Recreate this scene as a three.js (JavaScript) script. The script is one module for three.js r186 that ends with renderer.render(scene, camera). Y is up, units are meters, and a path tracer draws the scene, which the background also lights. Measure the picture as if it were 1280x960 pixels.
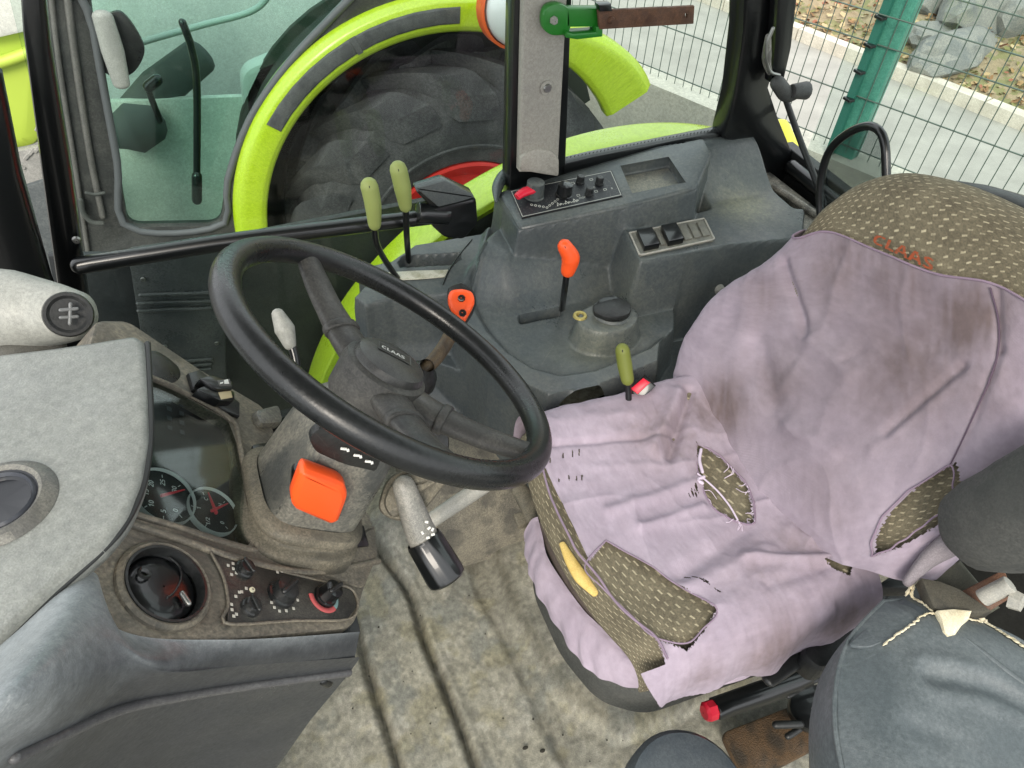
import * as THREE from 'three';
import { mergeGeometries, mergeVertices, toCreasedNormals } from 'three/addons/utils/BufferGeometryUtils.js';
import { RoundedBoxGeometry } from 'three/addons/geometries/RoundedBoxGeometry.js';

// ---------------------------------------------------------------- camera, sky, sun, exposure
// tractor frame: x to the rear, y up (cab floor at 0), z to the left door; the ground lies 1.2 m below the floor
const scene = new THREE.Scene();
const camera = new THREE.PerspectiveCamera(57.22, 4 / 3, 0.05, 200);
camera.position.set(0, 1.42, 0);
camera.quaternion.setFromRotationMatrix(new THREE.Matrix4().makeBasis(
  new THREE.Vector3(0.94145, 0.04142, 0.33459), new THREE.Vector3(0.21264, 0.69719, -0.68463), new THREE.Vector3(-0.26163, 0.71569, 0.64756)));
const CAM = camera.position.clone();
const renderer = new THREE.WebGLRenderer({ antialias: true });
renderer.setSize(1024, 768);
renderer.toneMapping = THREE.LinearToneMapping;
renderer.toneMappingExposure = 1.8;
renderer.shadowMap.enabled = true;
{ // bright, even overcast: a little brighter overhead and towards the sun
  const w = 256, h = 128, d = new Float32Array(w * h * 4), sd = new THREE.Vector3(-4.5, 7.5, 8).normalize();
  for (let j = 0; j < h; j++) for (let i = 0; i < w; i++) {
    const el = (0.5 - (h - 1 - j + 0.5) / h) * Math.PI, az = ((i + 0.5) / w - 0.5) * 2 * Math.PI;
    const v = new THREE.Vector3(Math.cos(el) * Math.cos(az), Math.sin(el), Math.cos(el) * Math.sin(az));
    const g = Math.max(0, v.dot(sd));
    let L = el > 0 ? 0.95 + 0.25 * Math.sin(el) + 0.5 * g ** 6 : 0.25;
    const k = (j * w + i) * 4;
    d[k] = L * 0.97; d[k + 1] = L * 1.0; d[k + 2] = L * 1.03; d[k + 3] = 1;
  }
  const sky = new THREE.DataTexture(d, w, h, THREE.RGBAFormat, THREE.FloatType);
  sky.mapping = THREE.EquirectangularReflectionMapping; sky.minFilter = sky.magFilter = THREE.LinearFilter; sky.needsUpdate = true;
  scene.background = sky; scene.environment = sky;
}
const sun = new THREE.DirectionalLight(0xfff4e4, 1.5);
sun.position.set(-4.5, 7.5, 8); sun.castShadow = true; sun.shadow.radius = 44; sun.shadow.mapSize.set(2048, 2048);
Object.assign(sun.shadow.camera, { left: -10, right: 10, top: 10, bottom: -10, near: 0.5, far: 40 });
scene.add(sun);

// ---------------------------------------------------------------- noise and textures
let seed = 7;
const rnd = () => { seed = (seed * 1664525 + 1013904223) >>> 0; return seed / 4294967296; };
const clamp = (v, a = 0, b = 1) => Math.min(b, Math.max(a, v));
const sstep = (a, b, v) => { const t = clamp((v - a) / (b - a)); return t * t * (3 - 2 * t); };
const mix = (a, b, t) => a + (b - a) * t;
const hash = (x, y, s) => { let n = (x * 374761393 + y * 668265263 + s * 974711) | 0; n = Math.imul(n ^ (n >>> 13), 1274126177); return ((n ^ (n >>> 16)) >>> 0) / 4294967296; };
function vnoise(u, v, per, s) {           // tileable value noise, u v in 0..1
  const x = u * per, y = v * per, xi = Math.floor(x), yi = Math.floor(y), fx = x - xi, fy = y - yi;
  const sx = fx * fx * (3 - 2 * fx), sy = fy * fy * (3 - 2 * fy), m = (q) => ((q % per) + per) % per;
  return mix(mix(hash(m(xi), m(yi), s), hash(m(xi + 1), m(yi), s), sx), mix(hash(m(xi), m(yi + 1), s), hash(m(xi + 1), m(yi + 1), s), sx), sy);
}
function fbm(u, v, per, oct, s) { let a = 0, k = 0.5, n = 0; for (let o = 0; o < oct; o++) { a += k * vnoise(u, v, per << o, s + o); n += k; k *= 0.55; } return a / n; }
const n3 = (x, y, z, s = 1) => fbm(x * 0.31 + z * 0.17, y * 0.31 - z * 0.23 + x * 0.05, 8, 3, s);
function texture(size, fn, color = true) {
  const d = new Uint8Array(size * size * 4);
  for (let j = 0; j < size; j++) for (let i = 0; i < size; i++) {
    const c = fn((i + 0.5) / size, (j + 0.5) / size), k = (j * size + i) * 4;
    for (let q = 0; q < 3; q++) d[k + q] = clamp(c[q], 0, 255);
    d[k + 3] = 255;
  }
  const t = new THREE.DataTexture(d, size, size); t.wrapS = t.wrapT = THREE.RepeatWrapping;
  t.magFilter = THREE.LinearFilter; t.minFilter = THREE.LinearMipmapLinearFilter; t.generateMipmaps = true;
  if (color) t.colorSpace = THREE.SRGBColorSpace; t.needsUpdate = true; return t;
}
const lerp3 = (a, b, t) => [mix(a[0], b[0], t), mix(a[1], b[1], t), mix(a[2], b[2], t)];
const scaled = (t, m) => { const c = t.clone(); c.repeat.set(1 / m, 1 / m); c.needsUpdate = true; return c; };
const grainBump = texture(256, (u, v) => { const g = 90 + 110 * fbm(u, v, 64, 2, 5) + 30 * hash(u * 256 | 0, v * 256 | 0, 3); return [g, g, g]; }, false);
// worn plastic: base tone, dust tone, dust amount, scratches
const bank = (per, oct, s, size = 512) => { const d = new Float32Array(size * size); for (let j = 0; j < size; j++) for (let i = 0; i < size; i++) d[j * size + i] = fbm((i + 0.5) / size, (j + 0.5) / size, per, oct, s); return d; };
const BIG = bank(3, 5, 301), FINE = bank(90, 2, 302);
function wornTex(base, dust, amount, s) {
  const size = 512, scr = new Float32Array(size * size), ox = hash(s, 1, 2) * size | 0, oy = hash(s, 3, 4) * size | 0;
  for (let i = 0; i < 70; i++) {
    let x = hash(i, 1, s) * size, y = hash(i, 2, s) * size, a = hash(i, 3, s) * 6.28; const l = size * (0.02 + 0.14 * hash(i, 4, s) ** 2), w = 0.55 * hash(i, 5, s);
    for (let k = 0; k < l; k++) { x += Math.cos(a); y += Math.sin(a); a += 0.02 * (hash(i, k, s) - 0.5); scr[((y | 0) & 511) * size + ((x | 0) & 511)] = w * (0.5 + hash(k, i, s)); }
  }
  return texture(size, (u, v) => {
    const i = u * size | 0, j = v * size | 0, q = ((j + oy) & 511) * size + ((i + ox) & 511), big = BIG[q], fine = FINE[((j * 1 + ox) & 511) * size + ((i + oy) & 511)], sp = hash(i, j, s);
    const pat = sstep(0.46, 0.62, BIG[((j + ox * 3) & 511) * size + ((i + oy * 5) & 511)]);
    let t = amount * (0.42 * sstep(0.34, 0.7, big) + 0.5 * pat * (0.35 + fine) + 0.4 * (fine - 0.4)) + scr[j * size + i];
    if (sp > 0.997) t += 0.3;
    const m = 0.95 + 0.1 * fine + 0.14 * (sp - 0.5);
    return lerp3(base, dust, clamp(t)).map((c) => c * m);
  });
}
const wearRough = texture(512, (u, v) => { const i = u * 512 | 0, j = v * 512 | 0, b = BIG[((j + 90) & 511) * 512 + ((i + 200) & 511)], f = FINE[j * 512 + i], g = 255 * clamp(0.62 + 0.75 * (b - 0.42) + 0.35 * (f - 0.4)); return [g, g, g]; }, false);
function worn(base, dust, amount, s, metres, o = {}) {
  const { rough = 0.6, bump = 0.0003, ...rest } = o;
  const m = new THREE.MeshPhysicalMaterial({ map: scaled(wornTex(base, dust, amount, s), metres), roughness: Math.min(1, rough * 1.3), roughnessMap: scaled(wearRough, Math.min(0.3, metres)), bumpMap: scaled(grainBump, 0.09), bumpScale: bump, side: THREE.DoubleSide, ...rest });
  return m;
}
const plain = (hex, rough = 0.5, o = {}) => new THREE.MeshPhysicalMaterial({ color: hex, roughness: rough, side: THREE.DoubleSide, ...o });
const M = {
  hood: worn([122, 125, 121], [146, 148, 141], 0.45, 21, 0.6, { rough: 0.48, bump: 0.0006 }),
  dash: worn([80, 77, 70], [134, 126, 110], 0.9, 22, 0.22, { rough: 0.62 }),
  dashSide: worn([46, 48, 50], [84, 86, 84], 0.5, 23, 0.4, { rough: 0.4 }),
  console: worn([66, 73, 76], [112, 112, 102], 0.45, 24, 0.42, { rough: 0.4, bump: 0.0002 }),
  consoleBody: worn([98, 107, 111], [150, 150, 138], 0.45, 24, 0.42, { rough: 0.4, bump: 0.0002 }),
  black: worn([24, 26, 27], [70, 70, 66], 0.35, 25, 0.3, { rough: 0.42, bump: 0.0003 }),
  gloss: plain(0x0e1011, 0.28, { clearcoat: 0.3 }),
  rimSkin: worn([20, 22, 23], [44, 46, 46], 0.4, 26, 0.25, { rough: 0.3, bump: 0.0002 }),
  spoke: worn([48, 48, 47], [92, 90, 84], 0.6, 27, 0.16, { rough: 0.55 }),
  column: worn([66, 68, 66], [122, 119, 108], 0.8, 28, 0.2, { rough: 0.4 }),
  boot: worn([76, 73, 64], [130, 123, 106], 0.7, 29, 0.14, { rough: 0.75 }),
  pillar: worn([156, 152, 143], [172, 167, 156], 0.6, 30, 0.3, { rough: 0.6 }),
  duct: worn([144, 146, 140], [170, 170, 162], 0.5, 31, 0.3, { rough: 0.5 }),
  vinyl: worn([78, 86, 89], [106, 112, 113], 0.6, 32, 0.3, { rough: 0.5, bump: 0.0004 }),
  padDark: worn([60, 62, 60], [86, 86, 82], 0.6, 33, 0.2, { rough: 0.75 }),
  rust: worn([74, 52, 40], [110, 78, 58], 0.9, 34, 0.08, { rough: 0.8 }),
  tyre: worn([46, 48, 49], [86, 87, 86], 0.7, 35, 0.5, { rough: 0.8 }),
  lime: worn([166, 198, 18], [184, 202, 84], 0.35, 40, 0.5, { rough: 0.36, bump: 0, clearcoat: 0.5, clearcoatRoughness: 0.2 }),
  limeDull: plain(0xb8cf50, 0.5),
  orange: plain(0xfa5a22, 0.42), red: plain(0xd8203a, 0.4), rim: plain(0xc82a22, 0.5),
  green: plain(0x1f7a22, 0.42, { clearcoat: 0.2 }),
  olive: plain(0x8f9a58, 0.55), oliveDark: plain(0x6d7530, 0.55),
  steel: plain(0x9a9a96, 0.35, { metalness: 0.9 }), paleMetal: worn([140, 140, 134], [176, 172, 160], 0.7, 36, 0.1, { rough: 0.5 }),
  white: plain(0xe6e6e0, 0.5), cream: worn([206, 194, 160], [232, 222, 196], 0.8, 37, 0.1, { rough: 0.9 }),
  foam: worn([196, 164, 86], [222, 196, 124], 0.7, 38, 0.06, { rough: 0.95 }),
  ledge: worn([50, 50, 48], [150, 146, 134], 0.9, 39, 0.16, { rough: 0.6 }),
  roof: plain(0x8c8d88, 0.85),
  glass: plain(0xf4f9f7, 0.02, { transmission: 1, thickness: 0, ior: 1.28 }),
  lens: plain(0xe8eeec, 0.05, { transmission: 1, thickness: 0, ior: 1.5 }),
  tint: plain(0xe4f4ef, 0.03, { transmission: 1, thickness: 0, ior: 1.45 }),
  smoke: plain(0xc4c8c8, 0.04, { transmission: 1, thickness: 0, ior: 1.5 }),
};

// ---------------------------------------------------------------- geometry helpers
const V = (p) => new THREE.Vector3(p[0], p[1], p[2]);
const A = (v) => [v.x, v.y, v.z];
const add = (p, q, k = 1) => [p[0] + q[0] * k, p[1] + q[1] * k, p[2] + q[2] * k];
const DASHN = [0.7413, 0.6712, 0];
function boxUV(g0) {                       // metres along the two axes a face looks across
  const g = g0.index ? g0.toNonIndexed() : g0, p = g.attributes.position, uv = new Float32Array(p.count * 2), a = new THREE.Vector3(), b = new THREE.Vector3(), c = new THREE.Vector3();
  for (let i = 0; i < p.count; i += 3) {
    a.fromBufferAttribute(p, i); b.fromBufferAttribute(p, i + 1); c.fromBufferAttribute(p, i + 2);
    const n = b.clone().sub(a).cross(c.clone().sub(a)), x = Math.abs(n.x), y = Math.abs(n.y), z = Math.abs(n.z);
    [a, b, c].forEach((q, k) => {
      const t = y >= x && y >= z ? [q.x, q.z] : x >= z ? [q.z + 3.3, q.y] : [q.x + 1.7, q.y + 0.6];
      uv[(i + k) * 2] = t[0]; uv[(i + k) * 2 + 1] = t[1];
    });
  }
  g.setAttribute('uv', new THREE.BufferAttribute(uv, 2)); return g;
}
const numbers = {};
function numbered(name) { const n = numbers[name] = (numbers[name] ?? -1) + 1; return n ? name + '_' + String(n).padStart(3, '0') : name; }
function thing(name, label, category, group) {
  const o = new THREE.Group(); o.name = numbered(name); o.userData = { label, category }; if (group) o.userData.group = group; scene.add(o); return o;
}
function part(name, geos, material, parent, label) {
  const list = (Array.isArray(geos) ? geos : [geos]).map((g) => { const q = g.index ? g.toNonIndexed() : g; for (const k of Object.keys(q.attributes)) if (!['position', 'normal', 'uv', 'color'].includes(k)) q.deleteAttribute(k); return q; });
  const o = new THREE.Mesh(list.length > 1 ? mergeGeometries(list) : list[0], material);
  o.name = parent ? name : numbered(name); o.castShadow = o.receiveShadow = true; (parent || scene).add(o);
  if (label) o.userData.label = label;
  return o;
}
function single(name, geos, material, label, category, group) { const o = part(name, geos, material); Object.assign(o.userData, { label, category }); if (group) o.userData.group = group; return o; }
function struct(name, geos, material, kind = 'structure') { const o = part(name, geos, material); o.userData.kind = kind; return o; }
function frameOf(pts, towards) {           // plane through points: centre, basis with its third axis towards a point
  const c = new THREE.Vector3(), n = new THREE.Vector3();
  pts.forEach((p, i) => { const q = pts[(i + 1) % pts.length]; c.add(V(p)); n.x += (p[1] - q[1]) * (p[2] + q[2]); n.y += (p[2] - q[2]) * (p[0] + q[0]); n.z += (p[0] - q[0]) * (p[1] + q[1]); });
  c.divideScalar(pts.length); n.normalize();
  if (n.dot((towards || CAM).clone().sub(c)) < 0) n.negate();
  const e1 = new THREE.Vector3(1, 0, 0).addScaledVector(n, -n.x); if (e1.length() < 0.3) e1.set(0, 0, -1).addScaledVector(n, n.z); e1.normalize();
  const e2 = n.clone().cross(e1);
  return { c, n, e1, e2, m: new THREE.Matrix4().makeBasis(e1, e2, n).setPosition(c), to: (p) => { const d = V(p).sub(c); return new THREE.Vector2(d.dot(e1), d.dot(e2)); } };
}
function outline(pts2, r, smooth, seg = 5) {
  if (smooth) return new THREE.SplineCurve([...pts2, pts2[0]].map((p) => p.clone())).getPoints(pts2.length * 8).slice(0, -1);
  if (!r) return pts2;
  const out = [];
  pts2.forEach((p, i) => {
    const a = pts2[(i + pts2.length - 1) % pts2.length], b = pts2[(i + 1) % pts2.length];
    const k = Math.min(r, a.distanceTo(p) * 0.45, b.distanceTo(p) * 0.45), s = p.clone().lerp(a, k / a.distanceTo(p)), e = p.clone().lerp(b, k / b.distanceTo(p));
    for (let t = 0; t <= seg; t++) { const u = t / seg; out.push(s.clone().multiplyScalar((1 - u) ** 2).addScaledVector(p, 2 * u * (1 - u)).addScaledVector(e, u * u)); }
  });
  return out;
}
function slab(pts, depth, o = {}) {         // a bevelled plate; its front face lies in the plane of pts, its body behind
  const { bevel = 0.002, r = 0, smooth = false, holes = [], towards, crease = 0.5 } = o;
  const F = frameOf(pts, towards), prep = (q, rr, sm) => outline(q.map(F.to), rr, sm);
  const shape = new THREE.Shape(prep(pts, r, smooth));
  for (const h of holes) shape.holes.push(new THREE.Path(prep(h, h.length > 20 ? 0 : o.holeR ?? r, o.holeSmooth)));
  const g = new THREE.ExtrudeGeometry(shape, { depth: Math.max(depth - 2 * bevel, 0.0004), bevelEnabled: bevel > 0, bevelThickness: bevel, bevelSize: bevel, bevelOffset: -bevel, bevelSegments: 2, curveSegments: 8 });
  g.translate(0, 0, -(depth - bevel)); g.applyMatrix4(F.m);
  return boxUV(toCreasedNormals(g, crease));
}
function sweep(pts, radii, o = {}) {         // tapered tube with rounded ends
  const { n = 24, nr = 12, closed = false, squash = 1, up = null, tension = 0.5 } = o;
  const c = new THREE.CatmullRomCurve3(pts.map((p) => (p.isVector3 ? p : V(p))), closed, 'catmullrom', tension), R = (t) => { if (typeof radii === 'number') return radii; const x = t * (radii.length - 1), i = Math.min(radii.length - 2, Math.floor(x)); return mix(radii[i], radii[i + 1], x - i); };
  const fr = c.computeFrenetFrames(n, closed), ring = [];
  const len = c.getLength();
  const push = (t, i, k, shift) => {
    const p = c.getPointAt(t); let N = fr.normals[i], B = fr.binormals[i];
    if (up) { const T = fr.tangents[i]; B = T.clone().cross(V(up)).normalize(); N = B.clone().cross(T).normalize(); }
    p.addScaledVector(fr.tangents[i], shift);
    const rr = R(t) * k, row = [];
    for (let j = 0; j < nr; j++) { const a = j / nr * Math.PI * 2; row.push(p.clone().addScaledVector(N, Math.cos(a) * rr * squash).addScaledVector(B, Math.sin(a) * rr)); }
    ring.push(row);
  };
  const capK = o.flat ? [0, 0.9] : [0, 0.5, 0.85];
  if (!closed) capK.forEach((k) => push(0, 0, k, -(o.flat ? R(0) * 0.1 : R(0) * Math.sqrt(1 - k * k)) * Math.min(1, squash)));
  for (let i = 0; i <= n; i++) push(i / n, i, 1, 0);
  if (!closed) [...capK].reverse().forEach((k) => push(1, n, k, (o.flat ? R(1) * 0.1 : R(1) * Math.sqrt(1 - k * k)) * Math.min(1, squash)));
  const pos = [], idx = [], m = ring.length;
  ring.forEach((r) => r.forEach((p) => pos.push(p.x, p.y, p.z)));
  for (let i = 0; i < m - 1; i++) for (let j = 0; j < nr; j++) { const a = i * nr + j, b = i * nr + (j + 1) % nr, d = a + nr, e = b + nr; idx.push(a, b, d, b, e, d); }
  const g = new THREE.BufferGeometry(); g.setAttribute('position', new THREE.Float32BufferAttribute(pos, 3)); g.setIndex(idx); g.computeVertexNormals();
  return boxUV(g);
}
const tube = (pts, r, o) => sweep(pts, r, o);
function turned(profile, origin, axis, seg = 28) {   // lathe: profile of [radius, height] along an axis from an origin
  const g = new THREE.LatheGeometry(profile.map((p) => new THREE.Vector2(Math.max(p[0], 1e-5), p[1])), seg);
  g.applyQuaternion(new THREE.Quaternion().setFromUnitVectors(new THREE.Vector3(0, 1, 0), V(axis).normalize())); g.translate(...origin);
  return boxUV(toCreasedNormals(g, 0.6));
}
function box(c, s, r = 0.003, q) { const g = new RoundedBoxGeometry(s[0], s[1], s[2], 2, Math.min(r, ...s.map((k) => k * 0.45))); if (q) g.applyMatrix4(q); g.translate(...c); return boxUV(g); }
function along(e1, n) { const N = V(n).normalize(), E = V(e1).addScaledVector(N, -V(e1).dot(N)).normalize(); return new THREE.Matrix4().makeBasis(E, N, E.clone().cross(N)); }  // box with its y along n
function net(rows) {                         // smooth surface through a grid of points
  const cr = (a, b, c, d, t) => 0.5 * (2 * b + (c - a) * t + (2 * a - 5 * b + 4 * c - d) * t * t + (3 * b - a - 3 * c + d) * t ** 3);
  const nr = rows.length, nc = rows[0].length, at = (i, j, k) => rows[clamp(i, 0, nr - 1)][clamp(j, 0, nc - 1)][k];
  return (u, v) => {
    const x = u * (nc - 1), y = v * (nr - 1), j = Math.min(nc - 2, Math.floor(x)), i = Math.min(nr - 2, Math.floor(y)), s = x - j, t = y - i, out = [];
    for (let k = 0; k < 3; k++) { const q = [-1, 0, 1, 2].map((d) => cr(at(i + d, j - 1, k), at(i + d, j, k), at(i + d, j + 1, k), at(i + d, j + 2, k), s)); out.push(cr(q[0], q[1], q[2], q[3], t)); }
    return new THREE.Vector3(...out);
  };
}
function surface(f, nu, nv, o = {}) {        // f(u, v) sampled to a mesh; keep(u, v, p) leaves cells out; shift moves points along the normal
  const pos = [], nor = [], uv = [], idx = [], P = [], col = [];
  for (let j = 0; j <= nv; j++) for (let i = 0; i <= nu; i++) P.push(f(i / nu, j / nv));
  const at = (i, j) => P[clamp(j, 0, nv) * (nu + 1) + clamp(i, 0, nu)];
  const Q = P.map((p, k) => {
    const i = k % (nu + 1), j = (k - i) / (nu + 1), n = at(i + 1, j).clone().sub(at(i - 1, j)).cross(at(i, j + 1).clone().sub(at(i, j - 1))).normalize();
    if (o.flip) n.negate();
    return o.shift ? p.clone().addScaledVector(n, o.shift(i / nu, j / nv, p)) : p;
  });
  let lenU = 0, lenV = 0; const mj = nv >> 1, mi = nu >> 1;
  for (let i = 0; i < nu; i++) lenU += at(i, mj).distanceTo(at(i + 1, mj));
  for (let j = 0; j < nv; j++) lenV += at(mi, j).distanceTo(at(mi, j + 1));
  Q.forEach((p, k) => { const i = k % (nu + 1), j = (k - i) / (nu + 1); pos.push(p.x, p.y, p.z); uv.push(i / nu * lenU, j / nv * lenV); if (o.tone) col.push(...o.tone(p, i / nu, j / nv)); });
  for (let j = 0; j < nv; j++) for (let i = 0; i < nu; i++) {
    const a = j * (nu + 1) + i, b = a + 1, d = a + nu + 1, e = d + 1;
    if (o.keep && !o.keep((i + 0.5) / nu, (j + 0.5) / nv, P[a].clone().add(P[e]).multiplyScalar(0.5))) continue;
    if (o.flip) idx.push(a, d, b, b, d, e); else idx.push(a, b, d, b, e, d);
  }
  const g = new THREE.BufferGeometry();
  g.setAttribute('position', new THREE.Float32BufferAttribute(pos, 3)); g.setAttribute('uv', new THREE.Float32BufferAttribute(uv, 2)); if (o.tone) g.setAttribute('color', new THREE.Float32BufferAttribute(col, 3));
  g.setIndex(idx); g.computeVertexNormals(); g.userData = { Q, nu, nv };
  return g;
}
function segDist(px, py, ax, ay, bx, by) { const dx = bx - ax, dy = by - ay, t = clamp(((px - ax) * dx + (py - ay) * dy) / (dx * dx + dy * dy || 1)); return Math.hypot(px - ax - dx * t, py - ay - dy * t); }
function polySd(x, y, poly) {               // signed distance, positive inside
  let d = 1e9, inside = false;
  for (let i = 0, j = poly.length - 1; i < poly.length; j = i++) {
    const [xi, yi] = poly[i], [xj, yj] = poly[j]; d = Math.min(d, segDist(x, y, xi, yi, xj, yj));
    if ((yi > y) !== (yj > y) && x < (xj - xi) * (y - yi) / (yj - yi) + xi) inside = !inside;
  }
  return inside ? d : -d;
}
const XZ = (pts) => pts.map((p) => [p[0], p[2]]);
const ZY = (pts) => pts.map((p) => [p[2], p[1]]);
function lineDist(x, y, line) { let d = 1e9; for (let i = 0; i < line.length - 1; i++) d = Math.min(d, segDist(x, y, ...line[i], ...line[i + 1])); return d; }
function smoothLine(pts, n = 24) { return new THREE.SplineCurve(pts.map((p) => new THREE.Vector2(...p))).getPoints(n).map((p) => [p.x, p.y]); }
function sheetCanvas(w, h, draw) { const c = document.createElement('canvas'); c.width = w; c.height = h; draw(c.getContext('2d'), w, h); const t = new THREE.CanvasTexture(c); t.colorSpace = THREE.SRGBColorSpace; return t; }
function printed(pts, tex, mat = {}) {       // a flat print over four corners: top left, top right, bottom right, bottom left
  const g = new THREE.BufferGeometry(); g.setAttribute('position', new THREE.Float32BufferAttribute(pts.flat(), 3));
  g.setAttribute('uv', new THREE.Float32BufferAttribute([0, 1, 1, 1, 1, 0, 0, 0], 2)); g.setIndex([0, 3, 1, 1, 3, 2]); g.computeVertexNormals();
  return [g, new THREE.MeshPhysicalMaterial({ map: tex, roughness: 0.5, side: THREE.DoubleSide, ...mat })];
}

// ================================================================ SETTING
{ // ground: one asphalt sheet to the horizon
  const asph = texture(512, (u, v) => { const f = fbm(u, v, 6, 5, 51), s = hash(u * 512 | 0, v * 512 | 0, 8); const g = 104 + 36 * (f - 0.5) + 40 * (s - 0.5); return [g * 1.02, g, g * 0.95]; });
  const pave = texture(512, (u, v) => { const f = fbm(u, v, 5, 5, 52), s = hash(u * 512 | 0, v * 512 | 0, 9); const g = 150 + 26 * (f - 0.5) + 22 * (s - 0.5); return [g * 1.01, g, g * 0.95]; });
  const g = new THREE.PlaneGeometry(300, 300); g.rotateX(-Math.PI / 2); g.translate(0, -1.204, 0);
  struct('ground', boxUV(g), new THREE.MeshStandardMaterial({ map: scaled(asph, 1.3), roughness: 0.95 }));
  // the road beyond the fence runs along dir; out points away from the cab
  const dir = [0.29, 0, 0.957], out = [0.957, 0, -0.29], K = [5.44, -1.2, -6.2];
  const P = (a, b, y) => add(add([K[0], y, K[2]], dir, a), out, b);
  const strip = (a0, a1, b0, b1, y) => { const q = [P(a0, b0, y), P(a1, b0, y), P(a1, b1, y), P(a0, b1, y)], h = new THREE.BufferGeometry(); h.setAttribute('position', new THREE.Float32BufferAttribute(q.flat(), 3)); h.setIndex([0, 1, 2, 0, 2, 3]); h.computeVertexNormals(); return boxUV(h); };
  struct('road', strip(-40, 20, -3.6, -0.001, -1.2), new THREE.MeshStandardMaterial({ map: scaled(pave, 0.9), roughness: 0.92, side: THREE.DoubleSide }));
  struct('road_marking', strip(-40, 0, -2.02, -1.92, -1.196), plain(0xc4c2b8, 0.8));
  const kerb = [];
  for (let a = -14; a < 6; a += 1) { const c = P(a + 0.5, 0.07, -1.17); const e = new THREE.BoxGeometry(0.14, 0.16, 0.985); e.rotateY(Math.atan2(dir[0], dir[2])); e.translate(...c); kerb.push(boxUV(e)); }
  const kerbM = worn([178, 172, 158], [206, 200, 186], 0.8, 53, 0.5, { rough: 0.9 });
  const kr = new THREE.Group(); kr.name = 'kerb'; kr.userData.kind = 'structure'; scene.add(kr);
  kerb.forEach((e) => part('kerb_stone', e, kerbM, kr));
  // leaf-strewn bank
  const soil = texture(512, (u, v) => { const f = fbm(u, v, 5, 5, 54), h = fbm(u, v, 40, 3, 55), s = hash(u * 512 | 0, v * 512 | 0, 10); let c = lerp3([112, 104, 84], [164, 146, 116], f * 0.7 + h * 0.5); if (fbm(u, v, 9, 4, 56) > 0.57) c = lerp3(c, [104, 112, 66], 0.55); return c.map((q) => q * (0.8 + 0.4 * s)); });
  const bankAt = (u, v) => { const b = v * 11, a = mix(-16, 6, u); return V(P(a, b + 0.14, -1.13 + 0.33 * b + 0.35 * (n3(a * 2, b * 2, 3) - 0.5) * Math.min(1, b))); };
  struct('bank', surface(bankAt, 90, 50), new THREE.MeshStandardMaterial({ map: scaled(soil, 0.8), roughness: 1, side: THREE.DoubleSide }));
  const leafG = new THREE.CircleGeometry(0.035, 5); leafG.scale(1, 0.6, 1); leafG.rotateX(-1.2);
  const N = 16000, leaves = new THREE.InstancedMesh(leafG, new THREE.MeshStandardMaterial({ roughness: 0.9, side: THREE.DoubleSide }), N);
  const tones = ['#947a54', '#846646', '#a48e68', '#8e5c48', '#767446', '#ac9c78'].map((c) => new THREE.Color(c)), m4 = new THREE.Matrix4(), q4 = new THREE.Quaternion();
  for (let i = 0; i < N; i++) {
    const p = bankAt(0.35 + 0.6 * rnd(), Math.pow(rnd(), 1.3) * 0.6); p.y += 0.015;
    q4.setFromEuler(new THREE.Euler(rnd() - 0.5, rnd() * 6.28, rnd() - 0.5)); const k = 0.6 + rnd() * 0.7;
    leaves.setMatrixAt(i, m4.compose(p, q4, new THREE.Vector3(k, k, k))); leaves.setColorAt(i, tones[(rnd() * tones.length) | 0]);
  }
  leaves.name = 'fallen_leaves'; leaves.userData.kind = 'stuff'; leaves.castShadow = leaves.receiveShadow = true; scene.add(leaves);
  // boulders on the bank
  const rockM = worn([98, 104, 104], [138, 138, 130], 0.9, 57, 0.6, { rough: 0.9, bump: 0.004 });
  const rocks = [[[6.771, -0.858, -5.386], 0.46, [1, 0.75, 0.8], 'grey angular boulder upright at the top of the leafy bank'], [[6.311, -1.037, -5.037], 0.44, [1.25, 0.5, 0.8], 'flat wide grey boulder lowest on the leafy bank'],
    [[7.11, -0.771, -5.178], 0.36, [1, 0.8, 1], 'pale boulder at the right edge of the leafy bank'], [[6.338, -0.996, -5.368], 0.24, [1.1, 0.6, 0.9], 'small pale boulder left of the flat grey one'], [[6.611, -0.86, -5.89], 0.26, [1, 0.8, 1], 'dark boulder nearest the green fence post']];
  rocks.forEach(([p, s, k, label], i) => {
    const e = mergeVertices(new THREE.IcosahedronGeometry(1, 3).deleteAttribute('uv').deleteAttribute('normal')), a = e.attributes.position, planes = [];
    for (let q = 0; q < 9; q++) planes.push(new THREE.Vector3(hash(q, i, 3) - 0.5, hash(q, i, 4) - 0.4, hash(q, i, 5) - 0.5).normalize().multiplyScalar(1));
    for (let q = 0; q < a.count; q++) { const w = new THREE.Vector3().fromBufferAttribute(a, q); for (const n of planes) { const d = w.dot(n) - 0.68; if (d > 0) w.addScaledVector(n, -d * 0.9); } w.multiplyScalar(s * (0.95 + 0.14 * hash(q, i, 9))).multiply(V(k)); a.setXYZ(q, w.x, w.y, w.z); }
    e.translate(p[0], p[1] + 0.06, p[2]); e.computeVertexNormals(); single('boulder', boxUV(toCreasedNormals(e.toNonIndexed(), 0.35)), rockM, label, 'boulder');
  });
  // low concrete wall under the fence
  const fd = V([0.416, 0, 0.909]), f0 = V([2.409, 0, -1.955]);
  const wall = new THREE.BoxGeometry(0.16, 1.2, 12); wall.rotateY(Math.atan2(fd.x, fd.z)); const wc = f0.clone().addScaledVector(fd, -3.2); wall.translate(wc.x + 0.03, -0.602, wc.z - 0.01);
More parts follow.
